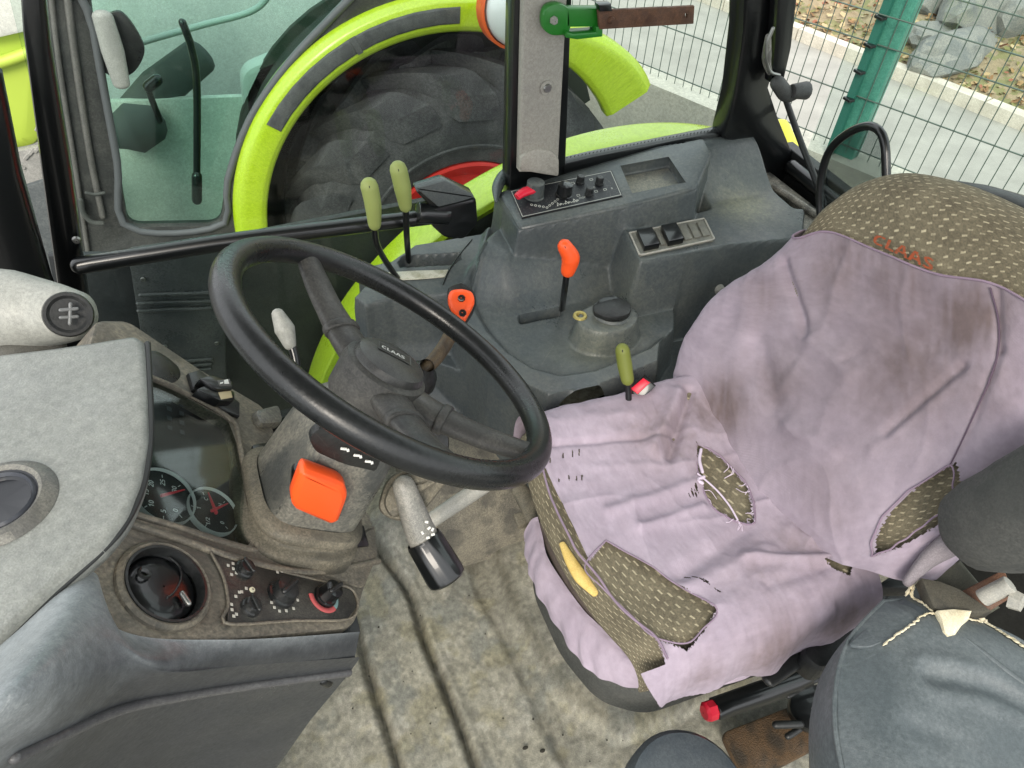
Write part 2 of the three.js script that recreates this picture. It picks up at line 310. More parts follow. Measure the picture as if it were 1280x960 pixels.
  const w = single('retaining_wall', boxUV(wall), worn([172, 170, 158], [200, 196, 182], 0.8, 58, 0.8, { rough: 0.9 }), 'low pale concrete wall carrying the green mesh fence', 'wall');
  // green mesh fence
  const fence = thing('mesh_fence', 'green welded wire mesh fence with a box post beside the road', 'fence');
  const wireM = plain(0x55635a, 0.5), postM = worn([60, 128, 112], [96, 160, 140], 0.6, 59, 0.4, { rough: 0.5 });
  const vw = new THREE.CylinderGeometry(0.0021, 0.0021, 1.52, 5), at = (s, y, off = 0) => f0.clone().addScaledVector(fd, s).add(new THREE.Vector3(0.909 * off, y, -0.416 * off));
  for (let s = -5.2; s < 1.6; s += 0.05) { const o = new THREE.Mesh(vw, wireM); o.name = 'wire'; o.position.copy(at(s, 0.78)); o.castShadow = true; fence.add(o); }
  const hw = new THREE.CylinderGeometry(0.003, 0.003, 6.8, 5); hw.rotateX(Math.PI / 2); hw.rotateY(Math.atan2(fd.x, fd.z));
  for (const y of [0.05, 0.25, 0.45, 0.56, 0.66, 0.86, 1.06, 1.26, 1.46]) { const o = new THREE.Mesh(hw, wireM); o.name = 'rail_wire'; o.position.copy(at(-1.8, y, y === 0.56 ? -0.03 : 0.004)); o.castShadow = true; fence.add(o); }
  for (const s of [-0.225, -2.73]) {
    const c = at(s, 0.78, 0.045), e = new RoundedBoxGeometry(0.07, 1.6, 0.115, 2, 0.006); e.rotateY(Math.atan2(fd.x, fd.z)); e.translate(c.x, c.y, c.z);
    part('post', boxUV(e), postM, fence);
    const c2 = at(s - 0.035, 0.78, -0.008), e2 = new THREE.BoxGeometry(0.03, 1.56, 0.03); e2.rotateY(Math.atan2(fd.x, fd.z)); e2.translate(c2.x, c2.y, c2.z);
    part('post_flange', boxUV(e2), plain(0x2c6a5c, 0.5), fence);
    for (const y of [0.24, 0.35, 0.45, 0.55, 0.64]) { const k = at(s - 0.035, y, -0.028); part('clip', box(A(k), [0.03, 0.012, 0.04], 0.003), M.gloss, fence); }
  }
}

// ================================================================ PARKED TRACTOR BESIDE THE CAB
{
  const T = thing('parked_tractor', 'lime green tractor parked close outside the right window', 'tractor');
  const cx = 0.72, cy = -0.30, zf = -2.6;
  const arc = (r, a0, a1, n) => { const o = []; for (let i = 0; i <= n; i++) { const a = mix(a0, a1, i / n); o.push([cx + r * Math.cos(a), cy + r * Math.sin(a), zf]); } return o; };
  // mudguard: face band with a rounded edge and a deep top
  const a0 = 3.3, a1 = 0.50;
  const fshape = (u, v) => { const a = mix(a0, a1, u), pr = [[0.775, -0.05], [0.775, 0], [0.80, 0.014], [0.87, 0.012], [0.90, -0.02], [0.90, -0.08], [0.89, -0.13], [0.86, -0.14], [0.85, -0.1], [0.80, -0.05], [0.775, -0.05]];
    const x = v * (pr.length - 1), i = Math.min(pr.length - 2, Math.floor(x)), r = mix(pr[i][0], pr[i + 1][0], x - i), z = mix(pr[i][1], pr[i + 1][1], x - i), w = 1 + 0.13 * sstep(0.78, 1, u) * (r > 0.84 ? 1 : 0.15); return new THREE.Vector3(cx + r * w * Math.cos(a), cy + r * w * Math.sin(a), zf + z); };
  const fen = part('mudguard', surface(fshape, 60, 30), M.lime, T);
  // dark grille inlays along the band
  const inl = (b0, b1, r0, r1) => { const p = []; for (let i = 0; i <= 10; i++) { const a = mix(b0, b1, i / 10); p.push([cx + r1 * Math.cos(a), cy + r1 * Math.sin(a), zf + 0.019]); } for (let i = 10; i >= 0; i--) { const a = mix(b0, b1, i / 10); p.push([cx + r0 * Math.cos(a), cy + r0 * Math.sin(a), zf + 0.019]); } return p; };
  const grille = worn([58, 60, 62], [96, 98, 96], 0.7, 61, 0.12, { rough: 0.7, bump: 0.002 });
  part('grille', slab(inl(2.50, 1.52, 0.806, 0.862), 0.02, { bevel: 0.006, crease: 0.9 }), grille, fen); part('grille_rib', slab(inl(2.0, 1.975, 0.804, 0.864).map((p) => [p[0], p[1], p[2] + 0.006]), 0.01, { bevel: 0.002 }), grille, fen);
  // inner wing behind the tyre
  part('inner_wing', slab(arc(0.86, 3.9, 0.3, 30).map((p) => [p[0], p[1], -3.02]), 0.03, { bevel: 0.003 }), plain(0x2c3329, 0.8), T);
  part('wheel_arch', (() => { const g = surface((u, v) => { const a = mix(3.6, 0.9, u); return new THREE.Vector3(cx + 0.83 * Math.cos(a), cy + 0.83 * Math.sin(a), mix(-2.63, -3.0, v)); }, 30, 2); return g; })(), plain(0x22271f, 0.9), T);
  // tyre, lugs and rim
  const tx = 0.80, tyy = -0.46, tz = -2.82;
  const prof = [[0.38, 0.14], [0.40, 0.19], [0.50, 0.222], [0.62, 0.215], [0.69, 0.19], [0.725, 0.13], [0.735, 0], [0.725, -0.13], [0.69, -0.19], [0.62, -0.215], [0.5, -0.222], [0.39, -0.14]];
  const ty = part('tyre', turned(prof, [tx, tyy, tz], [0, 0, 1], 96), M.tyre, T);
  const lugShape = (side) => { const g = new THREE.BufferGeometry(), rows = [], N = 14; for (let i = 0; i <= N; i++) { const t = i / N, z = side * mix(0.232, -0.03, t), a = 0.52 * t ** 0.8, r0 = t < 0.25 ? mix(0.60, 0.70, t / 0.25) : 0.715, r1 = t < 0.22 ? mix(0.70, 0.785, Math.sin(t / 0.22 * Math.PI / 2)) : 0.786; const w = mix(0.135, 0.05, sstep(0, 0.7, t));
      rows.push([[a - w, r0, z], [a - w * 0.86, mix(r0, r1, 0.8), z], [a - w * 0.7, r1, z], [a + w * 0.62, r1, z], [a + w * 0.8, mix(r0, r1, 0.8), z], [a + w, r0, z]].map(([q, r, zz]) => [r * Math.cos(q), r * Math.sin(q), zz])); }
    const pos = rows.flat(2), idx = []; for (let i = 0; i < N; i++) for (let j = 0; j < 5; j++) { const k = i * 6 + j; idx.push(k, k + 1, k + 6, k + 1, k + 7, k + 6); } for (let j = 1; j < 5; j++) { idx.push(0, j, j + 1, N * 6, N * 6 + j + 1, N * 6 + j); } g.setAttribute('position', new THREE.Float32BufferAttribute(pos, 3)); g.setIndex(idx); g.computeVertexNormals(); return boxUV(toCreasedNormals(g.toNonIndexed(), 0.42)); };
  for (const sd of [1, -1]) { const lg = lugShape(sd); for (let k = 0; k < 16; k++) { const o = new THREE.Mesh(lg, M.tyre); o.name = 'lug'; o.position.set(tx, tyy, tz); o.rotation.z = -(k + (sd > 0 ? 0.15 : 0.65)) / 16 * Math.PI * 2; o.castShadow = o.receiveShadow = true; ty.add(o); } }
  part('sidewall_ring', [turned([[0.47, 0.216], [0.475, 0.224], [0.485, 0.226], [0.49, 0.219]], [tx, tyy, tz], [0, 0, 1], 72)], M.tyre, ty);
  part('wheel_rim', turned([[0.05, 0.1], [0.2, 0.1], [0.3, 0.12], [0.35, 0.18], [0.385, 0.205], [0.398, 0.2], [0.385, 0.14]], [tx, tyy, tz], [0, 0, 1], 64), M.rim, T);
  // its cab door: frame, tinted pane, gas strut, handle
    const outer = [[-0.47, 0.967, -2.63], [-0.623, 0.371, -2.63], [-0.816, -0.332, -2.63], [-0.17, -0.451, -2.63], [-0.144, -0.161, -2.63], [-0.034, 0.096, -2.63], [0.129, 0.314, -2.63], [0.352, 0.488, -2.63], [0.616, 0.605, -2.63], [0.846, 0.943, -2.63]];
  const hole = [[-0.345, 0.89, -2.63], [-0.422, 0.553, -2.63], [-0.497, 0.129, -2.63], [-0.547, -0.141, -2.63], [-0.224, -0.191, -2.63], [-0.157, -0.011, -2.63], [-0.024, 0.22, -2.63], [0.151, 0.408, -2.63], [0.333, 0.557, -2.63], [0.484, 0.686, -2.63], [0.579, 0.864, -2.63]];
  const df = part('door_frame', slab(outer, 0.05, { bevel: 0.008, r: 0.04, holes: [hole], holeR: 0.05 }), worn([40, 41, 41], [92, 90, 86], 0.5, 62, 0.4, { rough: 0.55 }), T);
  part('door_seal', tube(hole, 0.014, { closed: true, n: 60, nr: 6 }), plain(0x55575a, 0.6), T);
  part('door_pane', slab(hole.map((p) => [p[0], p[1], p[2] - 0.025]), 0.004, { bevel: 0 }), M.tint, T);
  part('door_handle', [tube([[-0.379, 0.607, -2.6], [-0.384, 0.512, -2.6], [-0.393, 0.399, -2.6]], [0.03, 0.034, 0.026], { squash: 0.6, n: 10 })], worn([138, 138, 134], [170, 170, 164], 0.5, 63, 0.2, { rough: 0.45 }), T);
  part('handle_bracket', slab([[-0.414, 0.576, -2.63], [-0.33, 0.605, -2.63], [-0.294, 0.514, -2.63], [-0.311, 0.458, -2.63], [-0.37, 0.411, -2.63], [-0.439, 0.436, -2.63]], 0.02, { bevel: 0.004, smooth: true }), M.black, T);
  part('gas_strut', [tube([[-0.163, 0.539, -2.7], [-0.157, 0.452, -2.7], [-0.175, 0.323, -2.7], [-0.28, -0.073, -2.7]], 0.013, { n: 20, nr: 8 }), tube([[-0.261, -0.002, -2.69], [-0.287, -0.101, -2.69]], 0.019, { n: 4, nr: 8 })], M.gloss, T);
  part('frame_highlight', [tube([[-0.428, 0.777, -2.62], [-0.494, 0.515, -2.62], [-0.569, 0.174, -2.62], [-0.613, -0.074, -2.62]], 0.011, { n: 20, nr: 8 }), tube([[-0.48, 0.739, -2.62], [-0.552, 0.471, -2.62], [-0.639, 0.093, -2.62], [-0.725, -0.268, -2.62]], 0.008, { n: 20, nr: 8 })], worn([84, 82, 80], [120, 116, 112], 0.5, 69, 0.3, { rough: 0.4 }), df);  // highlight lines down the frame, modelled as two paler strips
  part('cable', [tube([[-0.654, 0.011, -2.6], [-0.664, -0.04, -2.6], [-0.652, -0.079, -2.6], [-0.619, -0.092, -2.6]], 0.009, { n: 14, nr: 8 }), tube([[-0.627, 0.036, -2.6], [-0.604, 0.026, -2.6], [-0.573, 0.027, -2.6]], 0.006, { n: 8, nr: 6 })], M.padDark, T);
  // what shows through the pane
  part('cab_floor_panel', slab([[-0.734, 0.174, -3.05], [0.05, 0.122, -3.05], [-0.117, -0.694, -3.05], [-0.895, -0.578, -3.05]], 0.03, {}), worn([176, 186, 178], [200, 206, 196], 0.8, 64, 0.5, { rough: 0.9 }), T);
  part('cab_far_window', slab([[-0.9, 0.55, -4.3], [1.2, 0.55, -4.3], [1.2, 1.9, -4.3], [-0.9, 1.9, -4.3]], 0.01, { bevel: 0 }), M.tint, T);
  part('cab_far_wall', slab([[-0.9, -0.6, -4.28], [1.2, -0.6, -4.28], [1.2, 0.54, -4.28], [-0.9, 0.54, -4.28]], 0.03, {}), worn([180, 186, 184], [205, 210, 206], 0.6, 66, 0.5, { rough: 0.8 }), T);
  part('cab_seat', [tube([[-0.515, 0.069, -2.98], [-0.454, 0.078, -2.98], [-0.405, 0.085, -2.98]], [0.07, 0.1, 0.08], { squash: 0.8, n: 12 }), tube([[-0.52, 0.063, -3.1], [-0.336, 0.174, -3.1], [-0.157, 0.282, -3.1]], [0.05, 0.08, 0.07], { squash: 0.5, n: 12 })], plain(0x4a504e, 0.8), T);
  part('cab_grab_rail', tube([[-0.535, 0.338, -3], [-0.33, 0.386, -3], [-0.124, 0.426, -3], [0.08, 0.467, -3], [0.175, 0.549, -3]], 0.012, { n: 30, nr: 8 }), plain(0xa8b0ac, 0.4), T);
  part('cab_console', slab([[-0.022, 0.238, -3.02], [0.373, 0.358, -3.02], [0.314, -0.072, -3.02], [0.092, -0.156, -3.02], [-0.065, -0.096, -3.02]], 0.1, { bevel: 0.02, r: 0.06 }), plain(0xb4bab6, 0.7), T);
  part('cab_lever', [tube([[-0.355, 0.117, -2.94], [-0.36, 0.197, -2.94], [-0.361, 0.249, -2.94]], 0.012, { n: 8 }), tube([[-0.354, 0.252, -2.93], [-0.32, 0.272, -2.93]], 0.022, { n: 4 })], M.gloss, T);
  // lamp on the mudguard
  part('lamp', [turned([[0.001, 0.05], [0.06, 0.045], [0.1, 0.025], [0.115, 0], [0.115, -0.03]], [0.88, 0.634, -2.3], [0.05, 0.1, 1])], plain(0xdfe2e0, 0.15, { clearcoat: 0.6 }), T);
  part('lamp_rim', [turned([[0.115, 0], [0.125, -0.005], [0.125, -0.05], [0.03, -0.09]], [0.871, 0.635, -2.3], [0.05, 0.1, 1])], plain(0xe2622a, 0.35), T);
  part('lamp_stem', tube([[0.894, 0.667, -2.36], [0.92, 0.698, -2.5], [0.935, 0.64, -2.62]], 0.03, { n: 8 }), M.gloss, T);
  // bonnet side and step at the far left
  part('bonnet', slab([[-0.934, 0.842, -2.95], [-0.45, 0.828, -2.95], [-0.635, 0.407, -2.95], [-0.795, 0.051, -2.95], [-1.101, 0.031, -2.95], [-1.328, 0.079, -2.95]], 0.5, { bevel: 0.05, r: 0.05 }), M.limeDull, T);
  part('bonnet_top', slab([[-0.909, 0.871, -2.9], [-0.457, 0.859, -2.9], [-0.641, 0.483, -2.9], [-0.753, 0.466, -2.9], [-1.118, 0.466, -2.9]], 0.03, { bevel: 0.012 }), worn([214, 216, 206], [226, 226, 218], 0.5, 65, 0.5, { rough: 0.5 }), T);
  part('bonnet_rib', tube([[-0.946, 0.362, -2.93], [-0.793, 0.38, -2.93], [-0.669, 0.412, -2.93]], 0.02, { n: 8 }), M.limeDull, T);
  const tread = (() => { const g = [slab([[-1.06, 0.083, -2.84], [-0.741, 0.111, -2.84], [-0.772, -0.152, -2.84], [-1.196, -0.213, -2.84]], 0.03, { bevel: 0.003 })]; for (let i = 0; i < 26; i++) { const c = [mix(-0.98, -0.72, hash(i, 1, 6)), mix(0.02, 0.18, hash(i, 2, 6)), -2.838]; g.push(box(c, [0.03, 0.012, 0.008], 0.003, new THREE.Matrix4().makeRotationZ(i % 2 ? 0.7 : -0.7))); } return g; })();
  part('step_plate', tread, worn([124, 124, 120], [156, 154, 148], 0.8, 67, 0.3, { rough: 0.6 }), T);
  part('front_panel', slab([[-1.131, -0.079, -2.82], [-0.697, 0.009, -2.82], [-0.856, -0.778, -2.82], [-1.321, -1.052, -2.82], [-1.588, -1.073, -2.82]], 0.05, { bevel: 0.004 }), worn([66, 72, 74], [104, 108, 106], 0.6, 68, 0.5, { rough: 0.6 }), T);
}

// ================================================================ OWN TRACTOR, OUTSIDE THE WINDOW
{
  const cx = 0.87, cy = -0.32;
  const f = (u, v) => { const a = mix(3.13, 0.9, u), pr = [[0.925, -1.375], [0.94, -1.38], [0.945, -1.42], [0.942, -1.49], [0.92, -1.525], [0.80, -1.53]], x = v * 5, i = Math.min(4, Math.floor(x)), r = mix(pr[i][0], pr[i + 1][0], x - i); return new THREE.Vector3(cx + r * Math.cos(a), cy + r * Math.sin(a) * 1.0, mix(pr[i][1], pr[i + 1][1], x - i)); };
  single('rear_mudguard', surface(f, 70, 20), M.lime, 'lime green mudguard edge of this tractor curving below the right window', 'mudguard');
  const g = thing('ribbed_side_panel', 'black ribbed panel with screws seen through the glass left of the steering wheel', 'panel');
  const z = -1.5;
  const ribM = worn([50, 54, 56], [92, 94, 92], 0.5, 73, 0.3, { rough: 0.3 });
  part('panel', slab([[-0.334, 0.463, -1.5], [-0.133, 0.463, -1.5], [-0.23, 0.017, -1.5], [-0.42, 0.014, -1.5]], 0.03, { bevel: 0.004, r: 0.01 }), ribM, g);
  for (const [y, x0, x1] of [[364, 176, 268], [374, 173, 270], [383, 174, 268]]) part('rib', tube(ribLine(x0, x1, y), 0.0055, { n: 6, nr: 8 }), ribM, g);
  for (const [y, x0, x1] of [[452, 228, 276], [459, 232, 276], [466, 238, 276]]) part('rib', tube(ribLine(x0, x1, y), 0.005, { n: 6, nr: 8 }), ribM, g);
  for (const p of [[-0.337, 0.188, -1.497], [-0.219, 0.167, -1.497], [-0.324, 0.394, -1.497]]) part('screw', turned([[0.001, 0.004], [0.005, 0.003], [0.006, 0]], p, [0, 0, 1], 12), M.steel, g);
  single('wheel_housing', [slab([[-0.139, 0.425, -1.56], [0.597, 0.461, -1.56], [0.62, -0.081, -1.56], [0.172, -0.479, -1.56], [-0.265, -0.666, -1.56], [-0.56, -0.53, -1.56], [-0.392, 0.039, -1.56], [-0.24, -0.039, -1.56]], 0.02, { bevel: 0.003 })], worn([26, 30, 28], [52, 56, 52], 0.5, 71, 0.5, { rough: 0.6 }), 'dark wheel housing behind the glass under the grab bar', 'wheel housing');
  single('floor_step', slab([[-0.497, 0.464, -1.54], [-0.336, 0.432, -1.54], [-0.431, -0.023, -1.54], [-0.61, -0.028, -1.54]], 0.02, { bevel: 0.003 }), worn([20, 24, 26], [40, 44, 46], 0.5, 72, 0.5, { rough: 0.5 }), 'dark lower door step outside the glass beside the black ribbed panel', 'step');
}
function ribLine(x0, x1, y) { return [panelPoint(x0, y), panelPoint((x0 + x1) / 2, y - 0.5), panelPoint(x1, y - 1)]; }
function panelPoint(x, y) { // position on the ribbed panel, from its corner along its length and height
  const o = [-0.333, 0.466, -1.495], ex = [-0.142, 0.428, -1.495], ey = [-0.454, 0.09, -1.495], s = (x - 160) / 118, t = (y - 318) / 162;
  return [o[0] + (ex[0] - o[0]) * s + (ey[0] - o[0]) * t, o[1] + (ex[1] - o[1]) * s + (ey[1] - o[1]) * t, -1.495];
}

// ================================================================ CAB SHELL
{ // floor mat: moulded rubber, long grooves, raised bed round the seat
  const floorT = texture(1024, (u, v) => {
    const b = fbm(u, v, 5, 6, 81), g = fbm(u, v, 9, 5, 82), f = fbm(u, v, 80, 3, 83), s = hash(u * 1024 | 0, v * 1024 | 0, 84), sw = fbm(u + 0.12 * b, v + 0.12 * g, 14, 4, 85);
    let c = lerp3([142, 140, 124], [172, 165, 140], 0.25 + 0.5 * b + 0.5 * (g - 0.5));
    c = lerp3(c, [120, 124, 116], 0.45 * sstep(0.52, 0.70, g)); c = lerp3(c, [192, 186, 166], 0.45 * sstep(0.52, 0.72, sw)); c = lerp3(c, [150, 142, 106], 0.4 * sstep(0.56, 0.72, fbm(u, v, 11, 4, 86)));
    return [c[0] * 1.0, c[1] * 1.01, c[2] * 1.05].map((q) => q * (0.72 + 0.36 * f + 0.2 * (s - 0.5)));
  });
  const G1 = smoothLine([[0.03, -0.9], [0.056, -0.836], [0.092, -0.75], [0.098, -0.64], [0.11, -0.543], [0.126, -0.378], [0.14, -0.1]]);
  const G2 = smoothLine([[-0.05, -0.9], [-0.036, -0.78], [-0.031, -0.707], [-0.026, -0.618], [-0.017, -0.526], [-0.007, -0.424], [0.01, -0.1]]);
  const G3 = smoothLine([[0.26, -0.92], [0.249, -0.809], [0.24, -0.715], [0.256, -0.605], [0.262, -0.55], [0.27, -0.45], [0.3, -0.2]]);
  const bed = [[0.30, -0.95], [0.295, -0.62], [0.335, -0.44], [0.40, -0.345], [0.56, -0.352], [1.2, -0.30], [1.2, -1.0]];
  const strip = [...G1, ...[...G2].reverse()];
  const h = (x, z) => {
    let y = 0;
    for (const [G, d, w] of [[G1, 0.03, 0.008], [G2, 0.028, 0.008], [G3, 0.006, 0.014]]) { const k = lineDist(x, z, G); y -= d * Math.exp(-((k / w) ** 2)); y += 0.004 * Math.exp(-(((k - 0.016) / 0.01) ** 2)); }
    y += 0.04 * sstep(-0.03, 0.012, polySd(x, z, bed)); y += 0.006 * sstep(-0.03, 0.0, polySd(x, z, strip)) ;
    y += 0.012 * sstep(0.2, 0.33, x) + 0.014 * (fbm(x * 1.3 + 4, z * 1.3 + 4, 8, 4, 87) - 0.5) + 0.0035 * (fbm(x * 9 + 4, z * 9 + 4, 8, 2, 88) - 0.5);
    y += 0.10 * Math.exp(-(((x - 0.1) / 0.09) ** 2) - ((z + 0.92) / 0.12) ** 2);
    return y;
  };
  const mat = new THREE.MeshPhysicalMaterial({ map: scaled(floorT, 0.62), bumpMap: scaled(grainBump, 0.06), bumpScale: 0.0022, roughness: 0.8, vertexColors: true, side: THREE.DoubleSide });
  const grooveTone = (p) => { let k = 0; for (const [G, w, a] of [[G1, 0.009, 0.75], [G2, 0.009, 0.75], [G3, 0.02, 0.35]]) k = Math.max(k, a * Math.exp(-((lineDist(p.x, p.z, G) / w) ** 2))); k = Math.max(k, 0.6 * Math.exp(-((polySd(p.x, p.z, bed) / 0.012) ** 2))); k = clamp(k * (0.6 + 0.7 * n3(p.x * 50 + 9, p.z * 50 + 60, 0, 5))); const w = 1 - 0.12 * sstep(0.5, 0.75, n3(p.x * 12 + 20, p.z * 9 + 40, 0, 11)); return [w * mix(1, 0.26, k), w * mix(1, 0.24, k), w * mix(1, 0.19, k)]; };  // darker along the grooves and the edge of the bed, broken up by noise
  const floor = struct('cab_floor', surface((u, v) => { const x = mix(-0.5, 1.22, u), z = mix(-1.28, 0.1, v); return new THREE.Vector3(x, h(x, z), z); }, 300, 240, { flip: true, tone: grooveTone }), mat);
  // the underside of the floor closes the cab from below
  struct('cab_underfloor', [box([0.36, -0.06, -0.6], [1.72, 0.06, 1.42])], plain(0x181a1a, 0.9));
  const bits = [];
  for (let i = 0; i < 40; i++) { const x = mix(-0.1, 0.6, rnd()), z = mix(-0.75, -0.2, rnd()); const e = new THREE.IcosahedronGeometry(0.001 + 0.0014 * rnd(), 0); e.translate(x, h(x, z) + 0.002, z); bits.push(boxUV(e)); }
  for (const p of [[0.223, 0.006, -0.378], [0.252, 0.006, -0.363]]) { const e = new THREE.IcosahedronGeometry(0.0045, 1); e.scale(1.3, 0.3, 0.8); e.translate(...p); bits.push(boxUV(e)); }
  const dirt = part('floor_crumbs', bits, plain(0x2c2a22, 0.9)); dirt.userData.kind = 'stuff';
  // walls and roof
  struct('cab_wall_right', [box([0.86, 0.2, -1.335], [0.72, 0.7, 0.03]), box([0.1, -0.04, -1.335], [0.8, 0.14, 0.028])], M.black);
  struct('cab_wall_rear', [box([1.24, 0.28, -0.6], [0.03, 0.66, 1.45])], M.black);
  struct('cab_wall_front', [box([-0.5, 0.2, -0.6], [0.04, 0.5, 1.4])], M.black);
  struct('cab_roof', [box([0.4, 1.72, -0.6], [1.75, 0.06, 1.52], 0.02)], M.roof);
}
{ // right door: frame, pane, grab bar, latch
  const d = thing('right_door', 'glass right door with black frame and black grab bar across it', 'door');
  part('frame', [slab([[-0.259, 1.133, -1.3], [-0.233, 1.132, -1.3], [-0.278, 0.973, -1.3], [-0.326, 0.763, -1.3], [-0.414, 0.412, -1.3], [-0.5, 0.078, -1.3], [-0.546, 0.095, -1.3], [-0.463, 0.425, -1.3], [-0.369, 0.769, -1.3], [-0.305, 0.999, -1.3]], 0.04, { bevel: 0.008 })], M.gloss, d);
  part('pane', slab([[-0.27, 1.25, -1.315], [0.5, 1.25, -1.315], [0.5, 0.0, -1.315], [-0.46, 0.0, -1.315], [-0.4, 0.5, -1.315]], 0.004, { bevel: 0 }), M.glass, d);
  part('grab_bar', tube([[-0.366, 0.605, -1.265], [-0.256, 0.606, -1.265], [-0.081, 0.607, -1.265], [0.121, 0.6, -1.265], [0.341, 0.592, -1.265]], 0.0165, { n: 30, nr: 14 }), M.gloss, d);
  part('bar_highlight_strip', tube([[-0.347, 0.615, -1.27], [-0.252, 0.617, -1.27], [-0.078, 0.618, -1.27], [0.124, 0.612, -1.27], [0.273, 0.605, -1.27]], 0.004, { n: 30, nr: 6 }), plain(0x4a4c4c, 0.35), d);
  part('bar_end', [tube([[0.275, 0.614, -1.255], [0.338, 0.599, -1.255]], 0.022, { n: 6, nr: 14, flat: true })], M.gloss, d);
  const lt = part('latch', [slab([[0.272, 0.665, -1.25], [0.332, 0.676, -1.25], [0.397, 0.634, -1.25], [0.393, 0.612, -1.25], [0.316, 0.606, -1.25]], 0.04, { bevel: 0.004, r: 0.006 }), slab([[0.301, 0.626, -1.24], [0.397, 0.636, -1.24], [0.401, 0.573, -1.24], [0.369, 0.539, -1.24], [0.326, 0.551, -1.24], [0.296, 0.588, -1.24]], 0.05, { bevel: 0.006, r: 0.01 })], M.gloss, d);
  part('latch_lid', slab([[0.271, 0.676, -1.245], [0.331, 0.684, -1.245], [0.395, 0.637, -1.245], [0.322, 0.619, -1.245]], 0.012, { bevel: 0.003, r: 0.004 }), worn([70, 76, 78], [104, 108, 106], 0.5, 91, 0.2), d);
  for (const p of [[-0.417, 0.47, -1.296], [-0.361, 0.64, -1.296]]) part('bolt', turned([[0.001, 0.005], [0.006, 0.004], [0.008, 0]], p, [0, 0, 1], 12), M.steel, d);
}
{ // windscreen post at the far left
  single('windscreen_post', slab([[-0.373, 1.018, -1.2], [-0.337, 0.97, -1.2], [-0.372, 0.824, -1.2], [-0.409, 0.611, -1.2], [-0.422, 0.479, -1.2], [-0.49, 0.477, -1.2], [-0.505, 0.73, -1.2]], 0.05, { bevel: 0.01 }), M.gloss, 'black windscreen post at the far left edge', 'post');
}
{ // door post behind the right door, with its trim
  const p = thing('door_post', 'grey trimmed upright post between the two right windows', 'post');
  part('trim', slab([[0.491, 1.1, -1.27], [0.573, 1.097, -1.27], [0.592, 0.65, -1.27], [0.503, 0.663, -1.27]], 0.03, { bevel: 0.006, crease: 0.8 }), M.pillar, p);
  part('foot', slab([[0.499, 0.672, -1.262], [0.501, 0.704, -1.262], [0.529, 0.718, -1.262], [0.569, 0.709, -1.262], [0.589, 0.685, -1.262], [0.592, 0.643, -1.262]], 0.02, { bevel: 0.006, r: 0.01 }), M.pillar, p);
  part('post_core', [slab([[0.484, 1.093, -1.3], [0.593, 1.089, -1.3], [0.627, 0.581, -1.3], [0.491, 0.582, -1.3]], 0.05, { bevel: 0.004 })], M.gloss, p);
  const b = part('bolt', turned([[0.001, 0.006], [0.007, 0.006], [0.009, 0.003], [0.0095, 0]], [0.549, 0.84, -1.268], [0, 0, 1], 18), M.steel, p);
  part('bolt_washer', turned([[0.008, 0.003], [0.014, 0.002], [0.0145, 0]], [0.549, 0.84, -1.268], [0, 0, 1], 20), M.pillar, p);
  // green bracket with a rusty flat bar
  const g = thing('bracket', 'green clamp bracket holding a rusty flat bar on the grey post', 'bracket');
  part('clamp', slab([[0.52, 0.978, -1.245], [0.526, 0.995, -1.245], [0.547, 1, -1.245], [0.571, 0.992, -1.245], [0.577, 0.963, -1.245], [0.576, 0.944, -1.245], [0.541, 0.945, -1.245], [0.524, 0.956, -1.245]], 0.02, { bevel: 0.003, r: 0.012 }), M.green, g);
  part('arm', slab([[0.565, 0.991, -1.245], [0.635, 0.986, -1.245], [0.643, 0.953, -1.245], [0.568, 0.958, -1.245]], 0.02, { bevel: 0.003 }), M.green, g);
  part('hook', slab([[0.565, 0.954, -1.235], [0.578, 0.95, -1.235], [0.624, 0.949, -1.235], [0.622, 0.958, -1.235], [0.638, 0.958, -1.235], [0.64, 0.939, -1.235], [0.589, 0.938, -1.235], [0.566, 0.943, -1.235]], 0.03, { bevel: 0.003 }), M.green, g);
  part('flat_bar', slab([[0.622, 0.987, -1.232], [0.823, 0.981, -1.232], [0.829, 0.949, -1.232], [0.63, 0.954, -1.232]], 0.008, { bevel: 0.001, holes: [[[0.804, 0.971, -1.232], [0.812, 0.969, -1.232], [0.814, 0.96, -1.232], [0.807, 0.961, -1.232]]], holeR: 0.002 }), M.rust, g, 'rusty brown flat bar');
  part('stop_block', slab([[0.618, 0.999, -1.225], [0.643, 0.999, -1.225], [0.648, 0.986, -1.225], [0.623, 0.987, -1.225]], 0.02, { bevel: 0.002 }), M.gloss, g);
  part('bolt', turned([[0.001, 0.008], [0.006, 0.007], [0.008, 0.0]], [0.541, 0.973, -1.243], [0, 0, 1], 6), M.paleMetal, g);
  part('bolt', turned([[0.001, 0.007], [0.005, 0.006], [0.007, 0.0]], [0.65, 0.97, -1.23], [0, 0, 1], 6), M.rust, g);
}
